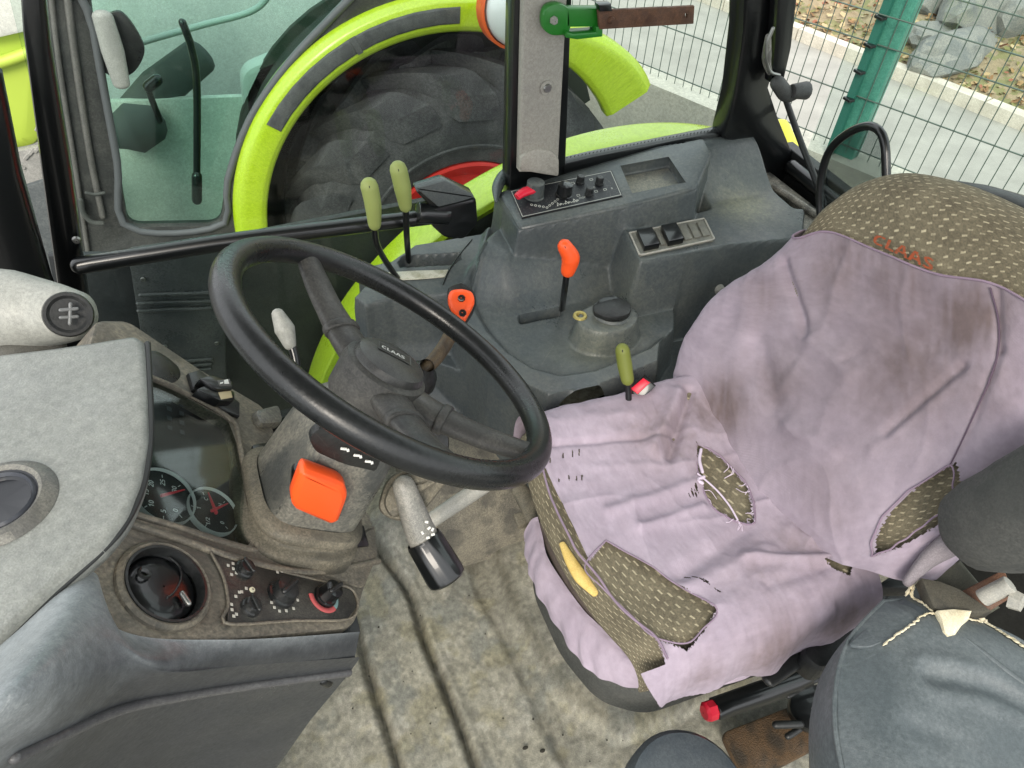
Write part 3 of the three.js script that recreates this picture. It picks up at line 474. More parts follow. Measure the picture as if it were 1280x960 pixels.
{ // rear side window
  const w = thing('side_window', 'fixed side window behind the grey post looking onto the fence', 'window');
  part('pane', slab([[0.58, 1.087, -1.312], [0.954, 1.072, -1.312], [1.056, 0.675, -1.312], [1.034, 0.654, -1.312], [0.626, 0.642, -1.312]], 0.004, { bevel: 0 }), M.glass, w);
  part('lower_seal', slab([[0.608, 0.651, -1.3], [0.684, 0.659, -1.3], [1.019, 0.679, -1.3], [1.049, 0.658, -1.3], [1.071, 0.587, -1.3], [0.611, 0.619, -1.3]], 0.03, { bevel: 0.005 }), M.gloss, w);
  const dots = []; for (let i = 0; i < 46; i++) { const t = i / 45, a = [0.619, 0.66, -1.309], b = [1.027, 0.678, -1.309]; dots.push(turned([[0.001, 0.001], [0.0022, 0]], add(a, [b[0] - a[0], b[1] - a[1] + 0.006 * Math.sin(t * Math.PI), 0], 1).map((q, k) => mix(a[k], q, t)), [0, 0, 1], 6)); }
  const fr = part('ceramic_dots', dots, M.gloss, w); fr.userData.kind = 'stuff';
  const c = thing('rear_post', 'wide black rear corner post with latch hardware', 'post');
  part('post', slab([[0.934, 1.08, -1.28], [1.08, 1.074, -1.28], [1.096, 0.929, -1.28], [1.095, 0.779, -1.28], [1.153, 0.698, -1.28], [1.372, 0.421, -1.28], [1.316, 0.43, -1.28], [1.115, 0.581, -1.28], [1.008, 0.673, -1.28], [1.006, 0.77, -1.28], [0.983, 0.906, -1.28]], 0.06, { bevel: 0.01 }), M.gloss, c);
  part('rear_bar', slab([[0.985, 1.087, -1.24], [1.036, 1.085, -1.24], [1.087, 0.88, -1.24], [1.095, 0.806, -1.24], [1.061, 0.809, -1.24], [1.042, 0.884, -1.24]], 0.03, { bevel: 0.006 }), M.gloss, c);
  part('latch_knob', [tube([[1.061, 0.817, -1.22], [1.096, 0.789, -1.22], [1.119, 0.794, -1.22]], [0.016, 0.017, 0.015], { n: 8 }), tube([[1.097, 0.8, -1.21], [1.135, 0.798, -1.21]], [0.015, 0.019], { n: 6, flat: true })], worn([56, 58, 58], [92, 92, 88], 0.5, 92, 0.1), c);
  part('latch_rod', tube([[1.016, 0.927, -1.23], [1.012, 0.89, -1.23], [1.038, 0.842, -1.23], [1.067, 0.829, -1.23]], 0.004, { n: 14, nr: 8 }), M.steel, c);
  part('strut_joint', tube([[1.014, 0.91, -1.235], [1.027, 0.863, -1.235], [1.044, 0.836, -1.235]], [0.006, 0.01, 0.006], { n: 8 }), worn([70, 68, 64], [150, 146, 138], 0.9, 93, 0.06), c);
}
{ // rear window: pane, lower rail, hoop
  const w = thing('rear_window', 'large rear window with its black lower rail behind the seat', 'window');
  part('pane', slab([[1.235, 0.56, -1.25], [1.235, 0.56, 0.05], [1.215, 1.7, 0.05], [1.215, 1.7, -1.2]], 0.004, { bevel: 0 }), M.glass, w);
  part('lower_rail', tube([[1.21, 0.585, -1.25], [1.215, 0.585, -0.6], [1.215, 0.585, 0.05]], 0.018, { n: 10, nr: 10 }), M.gloss, w);
  part('corner_edge', tube([[1.16, 0.748, -1.302], [1.16, 0.684, -1.204], [1.16, 0.624, -1.104], [1.16, 0.597, -1.066]], 0.007, { n: 12, nr: 8 }), M.black, w);
  const m = thing('hoop_mirror', 'black hooped frame with a smoky pane standing behind the seat top', 'mirror');
  const hp = [[1.12, 0.579, -1.011], [1.12, 0.628, -1.045], [1.12, 0.683, -1.068], [1.12, 0.733, -1.07], [1.12, 0.779, -1.045], [1.12, 0.814, -1.007], [1.12, 0.822, -0.974], [1.12, 0.807, -0.947], [1.12, 0.764, -0.916], [1.12, 0.707, -0.88]];
  part('hoop', tube(hp, 0.0085, { n: 40, nr: 10 }), M.gloss, m);
  part('pane', slab(hp.map((p) => [p[0] + 0.004, p[1], p[2]]), 0.004, { bevel: 0, smooth: false }), M.smoke, m);
  const l = single('rear_ledge', [slab([[1.124, 0.56, -1.337], [1.177, 0.56, -1.31], [1.19, 0.56, -1.099], [1.106, 0.56, -0.995], [1.06, 0.56, -1.041], [1.153, 0.56, -1.11]], 0.03, { bevel: 0.005, r: 0.01 }), tube([[1.115, 0.57, -1.24], [1.139, 0.57, -1.158], [1.154, 0.57, -1.072]], 0.008, { n: 10 })], M.ledge, 'dirty dark ledge in the corner between the console and the rear window', 'ledge');
  single('lamp_bracket', slab([[1.206, 0.52, -1.176], [1.214, 0.52, -1.112], [1.1, 0.52, -0.993], [1.082, 0.52, -1.005]], 0.02, { bevel: 0.003 }), M.gloss, 'small black bracket wedged between the console end and the seat', 'bracket');
  single('lit_mudguard_piece', tube([[1.36, 0.546, -1.498], [1.36, 0.526, -1.461], [1.36, 0.505, -1.419]], 0.028, { n: 8, squash: 1.0 }), plain(0xe8e44a, 0.4), 'yellow lit mudguard piece seen through the gap in the black rear post', 'lamp');  // piece of the lime mudguard; the light on it is put into its yellow
}

// ================================================================ DRIVER SEAT
const lilacT = texture(512, (u, v) => {
  const f = fbm(u, v, 4, 5, 101), w = 0.5 + 0.5 * Math.sin(u * 512 * 1.2) * Math.sin(v * 512 * 1.2), s = hash(u * 512 | 0, v * 512 | 0, 102), p = fbm(u, v, 20, 3, 103);
  return lerp3([160, 147, 161], [184, 171, 185], f).map((q) => q * (0.93 + 0.07 * w + 0.05 * (s - 0.5) + 0.1 * (p - 0.5)));
});
const weaveT = texture(512, (u, v) => {      // taupe moquette with slanted pale dashes, rows offset
  const n = 12, y = v * n, r = Math.floor(y), x = u * n * 0.75 + (r & 1) * 0.5, fx = x - Math.floor(x), fy = y - r, k = hash(Math.floor(x) % 9, r, 104);
  const kx = 0.5 + 0.16 * (hash(Math.floor(x) % 9, r, 71) - 0.5), ky = 0.5 + 0.2 * (hash(Math.floor(x) % 9, r, 72) - 0.5), d = sstep(0.17, 0.08, Math.abs(fy - ky - (fx - kx) * (0.35 + 0.3 * k))) * sstep(0.25, 0.15 + 0.05 * k, Math.abs(fx - kx));
  const f = fbm(u, v, 60, 2, 105), b = fbm(u, v, 5, 4, 106), s = hash(u * 512 | 0, v * 512 | 0, 107);
  return lerp3(lerp3([100, 93, 76], [134, 126, 104], b), [200, 190, 160], d * (0.45 + 0.5 * k)).map((q) => q * (0.8 + 0.3 * f + 0.15 * (s - 0.5)));
});
const clothBump = texture(256, (u, v) => { const g = 128 + 60 * Math.sin(u * 256 * 0.8) * Math.sin(v * 256 * 0.8) + 60 * (fbm(u, v, 24, 3, 108) - 0.5); return [g, g, g]; }, false);
M.lilac = new THREE.MeshPhysicalMaterial({ map: scaled(lilacT, 0.2), bumpMap: scaled(clothBump, 0.07), bumpScale: 0.0006, roughness: 0.92, sheen: 0.25, sheenRoughness: 0.6, sheenColor: new THREE.Color(0.8, 0.7, 0.85), vertexColors: true, side: THREE.DoubleSide });
M.lilacShade = M.lilac.clone(); M.lilacShade.vertexColors = false; M.lilacShade.color.setRGB(0.7, 0.62, 0.68);  // darker copy for the hems, their shadow line put into the colour
M.weave = new THREE.MeshPhysicalMaterial({ map: scaled(weaveT, 0.12), bumpMap: scaled(clothBump, 0.05), bumpScale: 0.0008, roughness: 0.95, side: THREE.DoubleSide });
{
  const S = thing('driver_seat', 'tractor driver seat with a torn faded lilac cover', 'seat');
  // ---- cushion: x from front to back, z across
  const cushY = (x, z) => 0.497 - 0.014 * Math.exp(-(((x - 0.54) / 0.13) ** 2) - ((z + 0.5) / 0.14) ** 2) + 0.012 * Math.exp(-(((z + 0.70) / 0.05) ** 2)) + 0.006 * Math.exp(-(((z + 0.33) / 0.05) ** 2));
  const frontX = (z) => 0.292 + 0.030 * (Math.abs(z + 0.53) / 0.2) ** 2.2;
  const section = (x) => [[x, 0.33, -0.762], [x, 0.42, -0.765], [x, 0.475, -0.756], [x, cushY(x, -0.72), -0.725], [x, cushY(x, -0.64), -0.64], [x, cushY(x, -0.55), -0.55], [x, cushY(x, -0.46), -0.46], [x, cushY(x, -0.38), -0.38], [x, cushY(x, -0.32), -0.32], [x, 0.482, -0.285], [x, 0.43, -0.272], [x, 0.36, -0.276]];
  // moquette cushion with its rolled front border
  const bodyRows = [0.335, 0.40, 0.5, 0.6, 0.72].map((x) => section(x).map(([a0, b0, c0]) => [a0, Math.max(b0, 0.452), c0]).map((p) => [p[0] + (x < 0.36 ? 0.022 * Math.abs((p[2] + 0.53) / 0.22) ** 3 : 0), p[1], p[2] + 0.012 * Math.sign(-0.5 - p[2]) * (Math.abs(p[2] + 0.51) > 0.2 ? 1 : 0)]));
  bodyRows.unshift(bodyRows[0].map((p) => [frontX(clamp(p[2], -0.74, -0.29)) + 0.006, p[1] - 0.014, p[2]]), );
  bodyRows.unshift(bodyRows[1].map((p) => [frontX(clamp(p[2], -0.74, -0.29)), p[1] - 0.034, p[2]]), );
  bodyRows.unshift(bodyRows[2].map((p) => [frontX(clamp(p[2], -0.74, -0.29)) + 0.06, Math.min(p[1], 0.5) - 0.055, p[2]]), );
  part('cushion', surface(net(bodyRows), 60, 60), M.weave, S);
  // ---- cushion cover
  const coverRows = [0.322, 0.36, 0.42, 0.5, 0.58, 0.66, 0.72].map((x) => section(x));
  const hem = XZ([[0.323, 0.5, -0.653], [0.318, 0.5, -0.633], [0.309, 0.5, -0.569], [0.309, 0.5, -0.496], [0.311, 0.5, -0.47], [0.322, 0.5, -0.428], [0.332, 0.5, -0.37], [0.356, 0.5, -0.318], [0.36, 0.5, -0.286]]);   // front edge of the cloth
  const patch = XZ([[0.36, 0.497, -0.477], [0.395, 0.497, -0.431], [0.43, 0.497, -0.372], [0.458, 0.497, -0.324], [0.425, 0.497, -0.306], [0.393, 0.497, -0.295], [0.355, 0.497, -0.316], [0.342, 0.497, -0.35], [0.323, 0.497, -0.402], [0.311, 0.497, -0.446]]);
  const tear = XZ([[0.589, 0.49, -0.604], [0.609, 0.49, -0.579], [0.623, 0.49, -0.539], [0.626, 0.49, -0.495], [0.6, 0.49, -0.439], [0.576, 0.49, -0.447], [0.555, 0.49, -0.477], [0.554, 0.49, -0.513], [0.565, 0.49, -0.557]]);
  const slit = XZ([[0.653, 0.5, -0.34], [0.684, 0.5, -0.339], [0.691, 0.5, -0.325], [0.674, 0.5, -0.311], [0.658, 0.5, -0.325]]);
  const folds = [[[0.35, 0.5, -0.671], [0.558, 0.5, -0.632], 0.006, -0.006], [[0.607, 0.5, -0.706], [0.513, 0.5, -0.619], 0.014, 0.014], [[0.633, 0.5, -0.708], [0.534, 0.5, -0.594], 0.009, -0.010], [[0.612, 0.5, -0.644], [0.525, 0.5, -0.545], 0.02, 0.005],
    [[0.557, 0.5, -0.535], [0.386, 0.5, -0.525], 0.010, 0.007], [[0.539, 0.5, -0.491], [0.421, 0.5, -0.483], 0.008, 0.006], [[0.582, 0.5, -0.431], [0.44, 0.5, -0.391], 0.014, -0.006], [[0.587, 0.5, -0.385], [0.441, 0.5, -0.371], 0.014, 0.006],
    [[0.662, 0.5, -0.339], [0.545, 0.5, -0.384], 0.008, 0.008], [[0.65, 0.5, -0.333], [0.553, 0.5, -0.334], 0.010, -0.005], [[0.684, 0.5, -0.339], [0.64, 0.5, -0.409], 0.012, 0.004], [[0.367, 0.5, -0.712], [0.513, 0.5, -0.695], 0.01, 0.002], [[0.398, 0.5, -0.611], [0.503, 0.5, -0.586], 0.008, 0.002],
    [[0.44, 0.5, -0.261], [0.629, 0.5, -0.286], 0.006, 0.005], [[0.336, 0.5, -0.27], [0.442, 0.5, -0.259], 0.006, 0.005]].map(([a, b, w, h]) => [a[0], a[2], b[0], b[2], w, h]);
  const stainsC = [[[0.636, 0.5, -0.656], 0.06, 0.35], [[0.545, 0.5, -0.637], 0.08, 0.3], [[0.559, 0.49, -0.358], 0.07, 0.18], [[0.641, 0.49, -0.373], 0.06, 0.25], [[0.591, 0.49, -0.549], 0.05, 0.3], [[0.535, 0.45, -0.282], 0.06, 0.4], [[0.657, 0.45, -0.293], 0.05, 0.45], [[0.42, 0.45, -0.266], 0.04, 0.25]];
  const stainsB = [[[0.68, 0.52, -0.644], 0.06, 0.55], [[0.654, 0.469, -0.659], 0.05, 0.3], [[0.838, 0.835, -0.459], 0.06, 0.5], [[0.798, 0.756, -0.461], 0.09, 0.35], [[0.815, 0.79, -0.66], 0.08, 0.3], [[0.76, 0.68, -0.737], 0.05, 0.25], [[0.83, 0.821, -0.571], 0.08, 0.3], [[0.725, 0.609, -0.601], 0.05, 0.3], [[0.816, 0.791, -0.387], 0.05, 0.25], [[0.704, 0.567, -0.404], 0.06, 0.2]];
  const brown = [0.46, 0.41, 0.35];
  const toned = (st, grey = 0) => (p) => { let k = 0; for (const [c, r, a] of st) { const d = p.distanceTo(V(c)) / r; k = Math.max(k, a * Math.exp(-d * d) * (0.6 + 0.8 * n3(p.x * 40 + 9, p.y * 40 + p.z * 40 + 60, 0, 5))); } k = clamp(2.1 * k + 0.2 * (n3(p.x * 22 + 3, p.z * 22 + 40, p.y * 10, 8) - 0.4)); const gk = 1 - grey * Math.exp(-(((p.z + 0.55) / 0.2) ** 2) - ((p.y - 0.68) / 0.22) ** 2); return [mix(1, brown[0], k) * gk, mix(1, brown[1], k) * gk, mix(1, brown[2], k) * gk * (1 - 0.06 * (1 - gk))]; };
  const cover = net(coverRows);
  const ridged = (x, y, s) => { const n = 1 - Math.abs(2 * fbm(x, y, 8, 2, s) - 1); return n ** 6; };
  const wrinkle = (x, z) => 0.0035 * ridged(x * 0.55 + z * 0.5 + 2, z * 1.5 - x * 0.2 + 4, 115) + 0.003 * ridged(x * 1.1 + 3, z * 0.6 + x * 0.5 + 4, 116) + 0.004 * (fbm(x * 3 + 2, z * 3 + 3, 8, 3, 111) - 0.5) + 0.0012 * (fbm(x * 14 + 2, z * 6 + 3, 8, 2, 112) - 0.5);
  const slits = [];   // puckered slits in the worn cloth
  for (const [a, b, n, dx, dz] of [[[0.341, 0.5, -0.649], [0.332, 0.5, -0.631], 4, 0.015, -0.001], [[0.529, 0.5, -0.52], [0.526, 0.5, -0.505], 5, 0.0045, -0.002], [[0.447, 0.5, -0.386], [0.451, 0.5, -0.378], 6, 0.0055, 0.006], [[0.338, 0.5, -0.605], [0.332, 0.5, -0.594], 4, 0.011, 0.001]]) for (let i = 0; i < n; i++) { const jx = dx * (i + 0.9 * (hash(i, 8, 7) - 0.5)), jz = dz * i + 0.007 * (hash(i, 3, n) - 0.5), l = 0.25 + 0.75 * hash(i, 5, n); slits.push([a[0] + jx, a[2] + jz, mix(a[0], b[0], l) + jx + 0.001, mix(a[2], b[2], l) + jz]); };
  const cg = surface(cover, 380, 320, { tone: toned(stainsC), shift: (u, v, p) => { let s = 0.008 + wrinkle(p.x, p.z); for (const [ax, az, bx, bz, w, h] of folds) { const d = segDist(p.x, p.z, ax, az, bx, bz); s += h * Math.exp(-((d / w) ** 2)); } if (p.z > -0.3) s += 0.006 * Math.sin(p.x * 60) * clamp((0.47 - p.y) / 0.1); return s; },
    keep: (u, v, p) => { for (const [ax, az, bx, bz] of slits) if (segDist(p.x, p.z, ax, az, bx, bz) < 0.0011) return false; const far = p.z < -0.735 || p.z > -0.29; const jag = 0.002 * (hash(u * 380 | 0, v * 320 | 0, 5) - 0.5); if (!far) { for (let i = 0; i < hem.length - 1; i++) { const [x0, z0] = hem[i], [x1, z1] = hem[i + 1]; if ((z0 - p.z) * (z1 - p.z) <= 0 && p.x < mix(x0, x1, (p.z - z0) / (z1 - z0 || 1)) + jag) return false; } }
      if (p.y > 0.45 && (polySd(p.x, p.z, patch) > jag || polySd(p.x, p.z, tear) > jag * 2 || polySd(p.x, p.z, slit) > jag)) return false; return !(p.z > -0.3 && (p.y < 0.385 + 0.010 * Math.sin(p.x * 30) || p.x < 0.328 + (0.475 - p.y) * 0.45)); } });
  const cc = part('cushion_cover', cg, M.lilac, S, 'faded lilac cloth cover, torn open in places');
  // raised hems round the openings
  const lift = (poly, q, dy = 0.009, n = 60) => smoothLine(q ? [...poly, poly[0]] : poly, n).map(([x, z]) => [x, cushY(x, z) + dy + wrinkle(x, z), z]);
  part('hem', [tube(lift(patch, true), 0.0012, { n: 90, nr: 5 }), tube(lift(hem, false), 0.0018, { n: 60, nr: 6 }), tube(lift(tear, true), 0.0016, { n: 60, nr: 6 })], M.lilacShade, cc);
  const thr = []; for (let i = 0; i < 26; i++) { const k = i % tear.length, p = tear[k], q = tear[(k + 1) % tear.length], t = rnd(), x = mix(p[0], q[0], t), z = mix(p[1], q[1], t), a = rnd() * 6.28, l = 0.008 + 0.018 * rnd(); thr.push(tube([[x, cushY(x, z) + 0.011, z], [x + Math.cos(a) * l * 0.5, cushY(x, z) + 0.009, z + Math.sin(a) * l * 0.5], [x + Math.cos(a + 0.6) * l, cushY(x, z) + 0.004, z + Math.sin(a + 0.6) * l]], 0.0007, { n: 6, nr: 4 })); }
  const tp = [[0.559, 0.502, -0.546], [0.571, 0.502, -0.509], [0.575, 0.502, -0.475], [0.573, 0.502, -0.448]]; thr.push(tube(tp, 0.0016, { n: 12, nr: 5 }), tube([[0.568, 0.502, -0.547], [0.576, 0.502, -0.57], [0.59, 0.502, -0.589]], 0.003, { n: 8, nr: 5 }), tube([[0.556, 0.502, -0.527], [0.552, 0.502, -0.535], [0.565, 0.502, -0.537]], 0.003, { n: 6, nr: 5 }));
  const th = part('loose_threads', thr, plain(0xcdbfcf, 0.9), cc); th.userData.kind = 'stuff';
  // foam showing at the torn front border
  part('foam', tube([add([0.299, 0.492, -0.499], [0, 0, 0]), [0.3, 0.492, -0.466], [0.304, 0.492, -0.438], [0.314, 0.489, -0.41]], [0.005, 0.009, 0.011, 0.006], { n: 20, nr: 10, squash: 0.6, up: [0, 1, 0] }), M.foam, S, 'yellow foam showing through the torn front edge');
  // skirt of the cover hanging below the front, and the base
  const skirtTop = [[0.312, 0.345, -0.641], [0.306, 0.345, -0.601], [0.299, 0.345, -0.56], [0.308, 0.345, -0.499], [0.32, 0.345, -0.449], [0.334, 0.345, -0.416], [0.354, 0.345, -0.367], [0.379, 0.345, -0.341], [0.434, 0.345, -0.314], [0.548, 0.345, -0.311]], skirtLow = [[0.296, 0.3, -0.63], [0.284, 0.3, -0.584], [0.281, 0.3, -0.533], [0.288, 0.3, -0.474], [0.3, 0.3, -0.41], [0.315, 0.3, -0.37], [0.344, 0.3, -0.341], [0.4, 0.3, -0.31], [0.473, 0.3, -0.286], [0.567, 0.3, -0.283]];
  const skirt = net([skirtTop.map((p) => [p[0] + 0.012, p[1] + 0.004, p[2]]), skirtTop, skirtTop.map((p, i) => p.map((q, k) => mix(q, skirtLow[i][k], 0.5) - (k === 0 ? 0.006 : 0))), skirtLow]);
  part('cover_skirt', surface(skirt, 120, 30, { tone: toned(stainsC), shift: (u, v, p) => 0.004 * (fbm(u * 2 + 0.5, v * 0.4, 8, 3, 113) - 0.5) + 0.002 * Math.sin(u * 70) * v }), M.lilac, S);
  part('valance_lining', surface(net([[[0.321, 0.44, -0.657], [0.317, 0.44, -0.574], [0.318, 0.44, -0.503], [0.338, 0.44, -0.425], [0.366, 0.44, -0.356], [0.392, 0.44, -0.307]], [[0.315, 0.39, -0.626], [0.307, 0.39, -0.545], [0.315, 0.39, -0.474], [0.336, 0.39, -0.404], [0.367, 0.39, -0.347], [0.412, 0.39, -0.306]], [[0.309, 0.335, -0.624], [0.306, 0.335, -0.554], [0.313, 0.335, -0.483], [0.337, 0.335, -0.414], [0.374, 0.335, -0.36], [0.424, 0.335, -0.317]]].map((r) => r.map((p) => [p[0] + 0.012, p[1], p[2] - 0.004]))), 40, 12), worn([70, 60, 54], [110, 98, 90], 0.7, 114, 0.1, { rough: 0.95 }), S);
  const baseTop = [[0.325, 0.305, -0.66], [0.295, 0.305, -0.56], [0.30, 0.305, -0.44], [0.33, 0.305, -0.35], [0.395, 0.305, -0.305], [0.7, 0.305, -0.30], [0.72, 0.305, -0.72], [0.34, 0.305, -0.72]];
  part('seat_pan', slab(baseTop, 0.11, { bevel: 0.02, r: 0.03 }), M.padDark, S);
  part('suspension_bellows', [0, 1, 2, 3].map((i) => slab([[0.40, 0.24 - i * 0.05, -0.66], [0.39, 0.24 - i * 0.05, -0.42], [0.42, 0.24 - i * 0.05, -0.37], [0.70, 0.24 - i * 0.05, -0.36], [0.70, 0.24 - i * 0.05, -0.68]], 0.048, { bevel: 0.018, r: 0.02, crease: 1 })), M.black, S);
  part('height_lever', [tube([[0.328, 0.3, -0.739], [0.333, 0.3, -0.699], [0.33, 0.3, -0.666]], [0.018, 0.02, 0.016], { n: 8, squash: 0.6 }), box([0.323, 0.29, -0.679], [0.05, 0.016, 0.03], 0.004)], M.boot, S);
  // ---- backrest: rows from the crease up, columns from far to near
  const R = [
    [[0.639, 0.438, -0.735], [0.632, 0.423, -0.637], [0.64, 0.441, -0.484], [0.659, 0.478, -0.393], [0.68, 0.519, -0.323], [0.695, 0.55, -0.283]], [[0.673, 0.506, -0.788], [0.684, 0.528, -0.655], [0.696, 0.552, -0.517], [0.707, 0.575, -0.413], [0.716, 0.592, -0.332], [0.727, 0.614, -0.291]], [[0.704, 0.569, -0.805], [0.726, 0.612, -0.674], [0.742, 0.644, -0.538], [0.753, 0.665, -0.434], [0.762, 0.685, -0.342], [0.775, 0.71, -0.296]],
    [[0.734, 0.628, -0.803], [0.762, 0.684, -0.684], [0.78, 0.72, -0.564], [0.793, 0.746, -0.457], [0.802, 0.763, -0.374], [0.803, 0.767, -0.316]], [[0.77, 0.7, -0.77], [0.795, 0.75, -0.685], [0.81, 0.779, -0.59], [0.821, 0.802, -0.493], [0.832, 0.824, -0.414], [0.835, 0.83, -0.355]], [[0.804, 0.768, -0.76], [0.823, 0.806, -0.719], [0.834, 0.829, -0.629], [0.845, 0.85, -0.539], [0.86, 0.88, -0.469], [0.865, 0.89, -0.398]], [[0.832, 0.824, -0.761], [0.849, 0.858, -0.746], [0.867, 0.895, -0.698], [0.88, 0.92, -0.611], [0.886, 0.932, -0.509], [0.887, 0.935, -0.433]]];
  const bulge = [[0, 0.0, 0.0, 0.0, 0.0, 0], [0, 0.012, 0.018, 0.018, 0.012, 0], [0.0, 0.004, 0.010, 0.010, 0.008, 0.0], [0, -0.002, -0.004, -0.004, 0.004, 0], [0, 0.0, -0.006, -0.006, 0.002, 0], [0, 0.0, 0.0, 0, 0, 0], [0, 0, 0, 0, 0, 0]];
  const nB = [-0.894, 0.447, 0];
  const rows = R.map((r, i) => { const q = r.map((p, j) => add(p, nB, bulge[i][j])); const l = q[0], e = q[5]; return [add(l, [0.13, -0.03, 0.04]), add(l, [0.09, -0.02, -0.012]), add(l, [0.03, 0, -0.012]), ...q, add(e, [0.03, 0, 0.012]), add(e, [0.09, -0.02, 0.012]), add(e, [0.13, -0.03, -0.04])]; });
  rows.push(rows[6].map((p) => add(p, [0.05, 0.012, 0])), rows[6].map((p) => add(p, [0.1, -0.05, 0])));
  const back = net(rows), nv6 = 5 / 8;
  part('backrest', surface(back, 80, 80), M.weave, S);
  part('back_shell', surface((u, v) => back(0.05 + u * 0.9, v * 0.98).add(new THREE.Vector3(0.115, -0.03, 0)), 20, 20), M.black, S);
  const sideHole = ZY([[0.703, 0.566, -0.305], [0.712, 0.583, -0.321], [0.728, 0.616, -0.332], [0.746, 0.651, -0.336], [0.764, 0.688, -0.334], [0.777, 0.714, -0.329], [0.771, 0.702, -0.309], [0.762, 0.684, -0.296], [0.741, 0.642, -0.294], [0.717, 0.593, -0.297]]);
  const bFolds = [[[0.787, 0.735, -0.747], [0.761, 0.683, -0.627], 0.008, -0.011], [[0.761, 0.683, -0.627], [0.766, 0.692, -0.52], 0.012, 0.008], [[0.731, 0.621, -0.686], [0.714, 0.587, -0.551], 0.018, -0.011], [[0.714, 0.587, -0.551], [0.73, 0.619, -0.449], 0.014, 0.007], [[0.76, 0.68, -0.418], [0.816, 0.793, -0.416], 0.007, -0.008], [[0.747, 0.655, -0.413], [0.809, 0.777, -0.411], 0.008, 0.003],
    [[0.863, 0.886, -0.469], [0.836, 0.833, -0.398], 0.005, -0.004], [[0.836, 0.833, -0.398], [0.786, 0.731, -0.336], 0.006, -0.003], [[0.667, 0.495, -0.652], [0.637, 0.434, -0.56], 0.012, 0.004], [[0.768, 0.696, -0.543], [0.781, 0.722, -0.538], 0.004, -0.002], [[0.743, 0.645, -0.742], [0.704, 0.569, -0.669], 0.02, 0.004], [[0.838, 0.836, -0.558], [0.821, 0.802, -0.47], 0.03, -0.004]].map(([a, b, w, h]) => [a[2], a[1], b[2], b[1], w, h]);
  const bg = surface((u, v) => back(0.06 + u * 0.88, v * (nv6 + 0.012)), 250, 230, { tone: toned(stainsB, 0.36),
    shift: (u, v, p) => { let s = 0.011 + 0.0035 * ridged(p.z * 0.9 + p.y * 0.7 + 4, p.y * 0.5 - p.z * 0.4 + 3, 117) + 0.0025 * ridged(p.z * 0.5 - p.y * 0.9 + 4, p.y * 0.8 + p.z * 0.6 + 3, 118) + 0.0035 * (fbm(p.z * 3 + 4, p.y * 3 + 4, 8, 3, 121) - 0.5) + 0.001 * (fbm(p.z * 12 + 4, p.y * 12 + 4, 8, 2, 122) - 0.5); for (const [a, b, c, d, w, h] of bFolds) s += h * Math.exp(-((segDist(p.z, p.y, a, b, c, d) / w) ** 2)); return s; },
    keep: (u, v, p) => { if (p.x < 0.86 && polySd(p.z, p.y, sideHole) > 0.002 * (hash(u * 250 | 0, v * 230 | 0, 6) - 0.5)) return false; return v < 0.985 - 0.03 * Math.sin(u * Math.PI) * 0 + 0.01 * (fbm(u, 0.3, 8, 2, 9) - 0.5); } });
  const bc = part('backrest_cover', bg, M.lilac, S, 'stained lilac cloth cover');
  const Q = bg.userData.Q;
  const near = ([z, y]) => { let b = Q[0], d = 1e9; for (const p of Q) { const k = (p.z - z) ** 2 + (p.y - y) ** 2 + (p.x > 0.9 ? 1 : 0); if (k < d) { d = k; b = p; } } return add(A(b), nB, 0.002); };
  part('hem', [tube(smoothLine([...sideHole, sideHole[0]], 40).map(near), 0.0013, { n: 80, nr: 6 }), tube(Array.from({ length: 30 }, (_, i) => { const p = Q[226 * 251 + Math.round(30 + i * 6.5)]; return add(A(p), nB, 0.001); }), 0.0018, { n: 70, nr: 6 })], M.lilacShade, bc);
  const sm = (pts) => pts.map((p) => near([p[2], p[1]]));
  part('seam', [tube(sm([[0.86, 0.88, -0.468], [0.849, 0.857, -0.429], [0.836, 0.833, -0.398], [0.821, 0.803, -0.376]]), 0.0012, { n: 20, nr: 5 }), tube(sm([[0.821, 0.803, -0.376], [0.808, 0.775, -0.361], [0.789, 0.737, -0.343], [0.777, 0.714, -0.329]]), 0.001, { n: 20, nr: 5 })], plain(0x5c4c5c, 0.9), bc);
  // worn orange embroidery on the headrest
  const emb = sheetCanvas(256, 96, (c, w, h) => { c.fillStyle = '#000'; c.fillRect(0, 0, w, h); c.fillStyle = '#fff'; c.font = 'bold 80px sans-serif'; c.fillText('CLAAS', 4, 78); c.fillStyle = '#000'; for (let i = 0; i < 420; i++) c.fillRect(hash(i, 3, 2) * w, hash(i, 4, 2) * h, 5, 2); });
  const eq = [[0.836, 0.85, -0.658], [0.846, 0.871, -0.551], [0.837, 0.852, -0.535], [0.827, 0.831, -0.65]], [eg, em] = printed(eq, null, { color: 0x984a2c, alphaMap: emb, transparent: true, alphaTest: 0.5, roughness: 0.95 }); emb.colorSpace = THREE.NoColorSpace;
  part('embroidery', eg, em, S, 'worn orange stitched lettering at the top of the backrest');
  // side frame under the near edge
  part('side_frame', [tube([[0.549, 0.36, -0.254], [0.691, 0.36, -0.286], [0.866, 0.36, -0.301]], [0.012, 0.022, 0.022], { n: 10, squash: 0.6 }), slab([[0.599, 0.4, -0.265], [0.692, 0.4, -0.301], [0.779, 0.4, -0.33], [0.813, 0.4, -0.304], [0.713, 0.4, -0.259], [0.614, 0.4, -0.228]], 0.06, { bevel: 0.012, r: 0.02 }), slab([[0.73, 0.46, -0.298], [0.784, 0.46, -0.308], [0.858, 0.46, -0.306], [0.789, 0.46, -0.278]], 0.03, { bevel: 0.006 })], M.black, S);
}
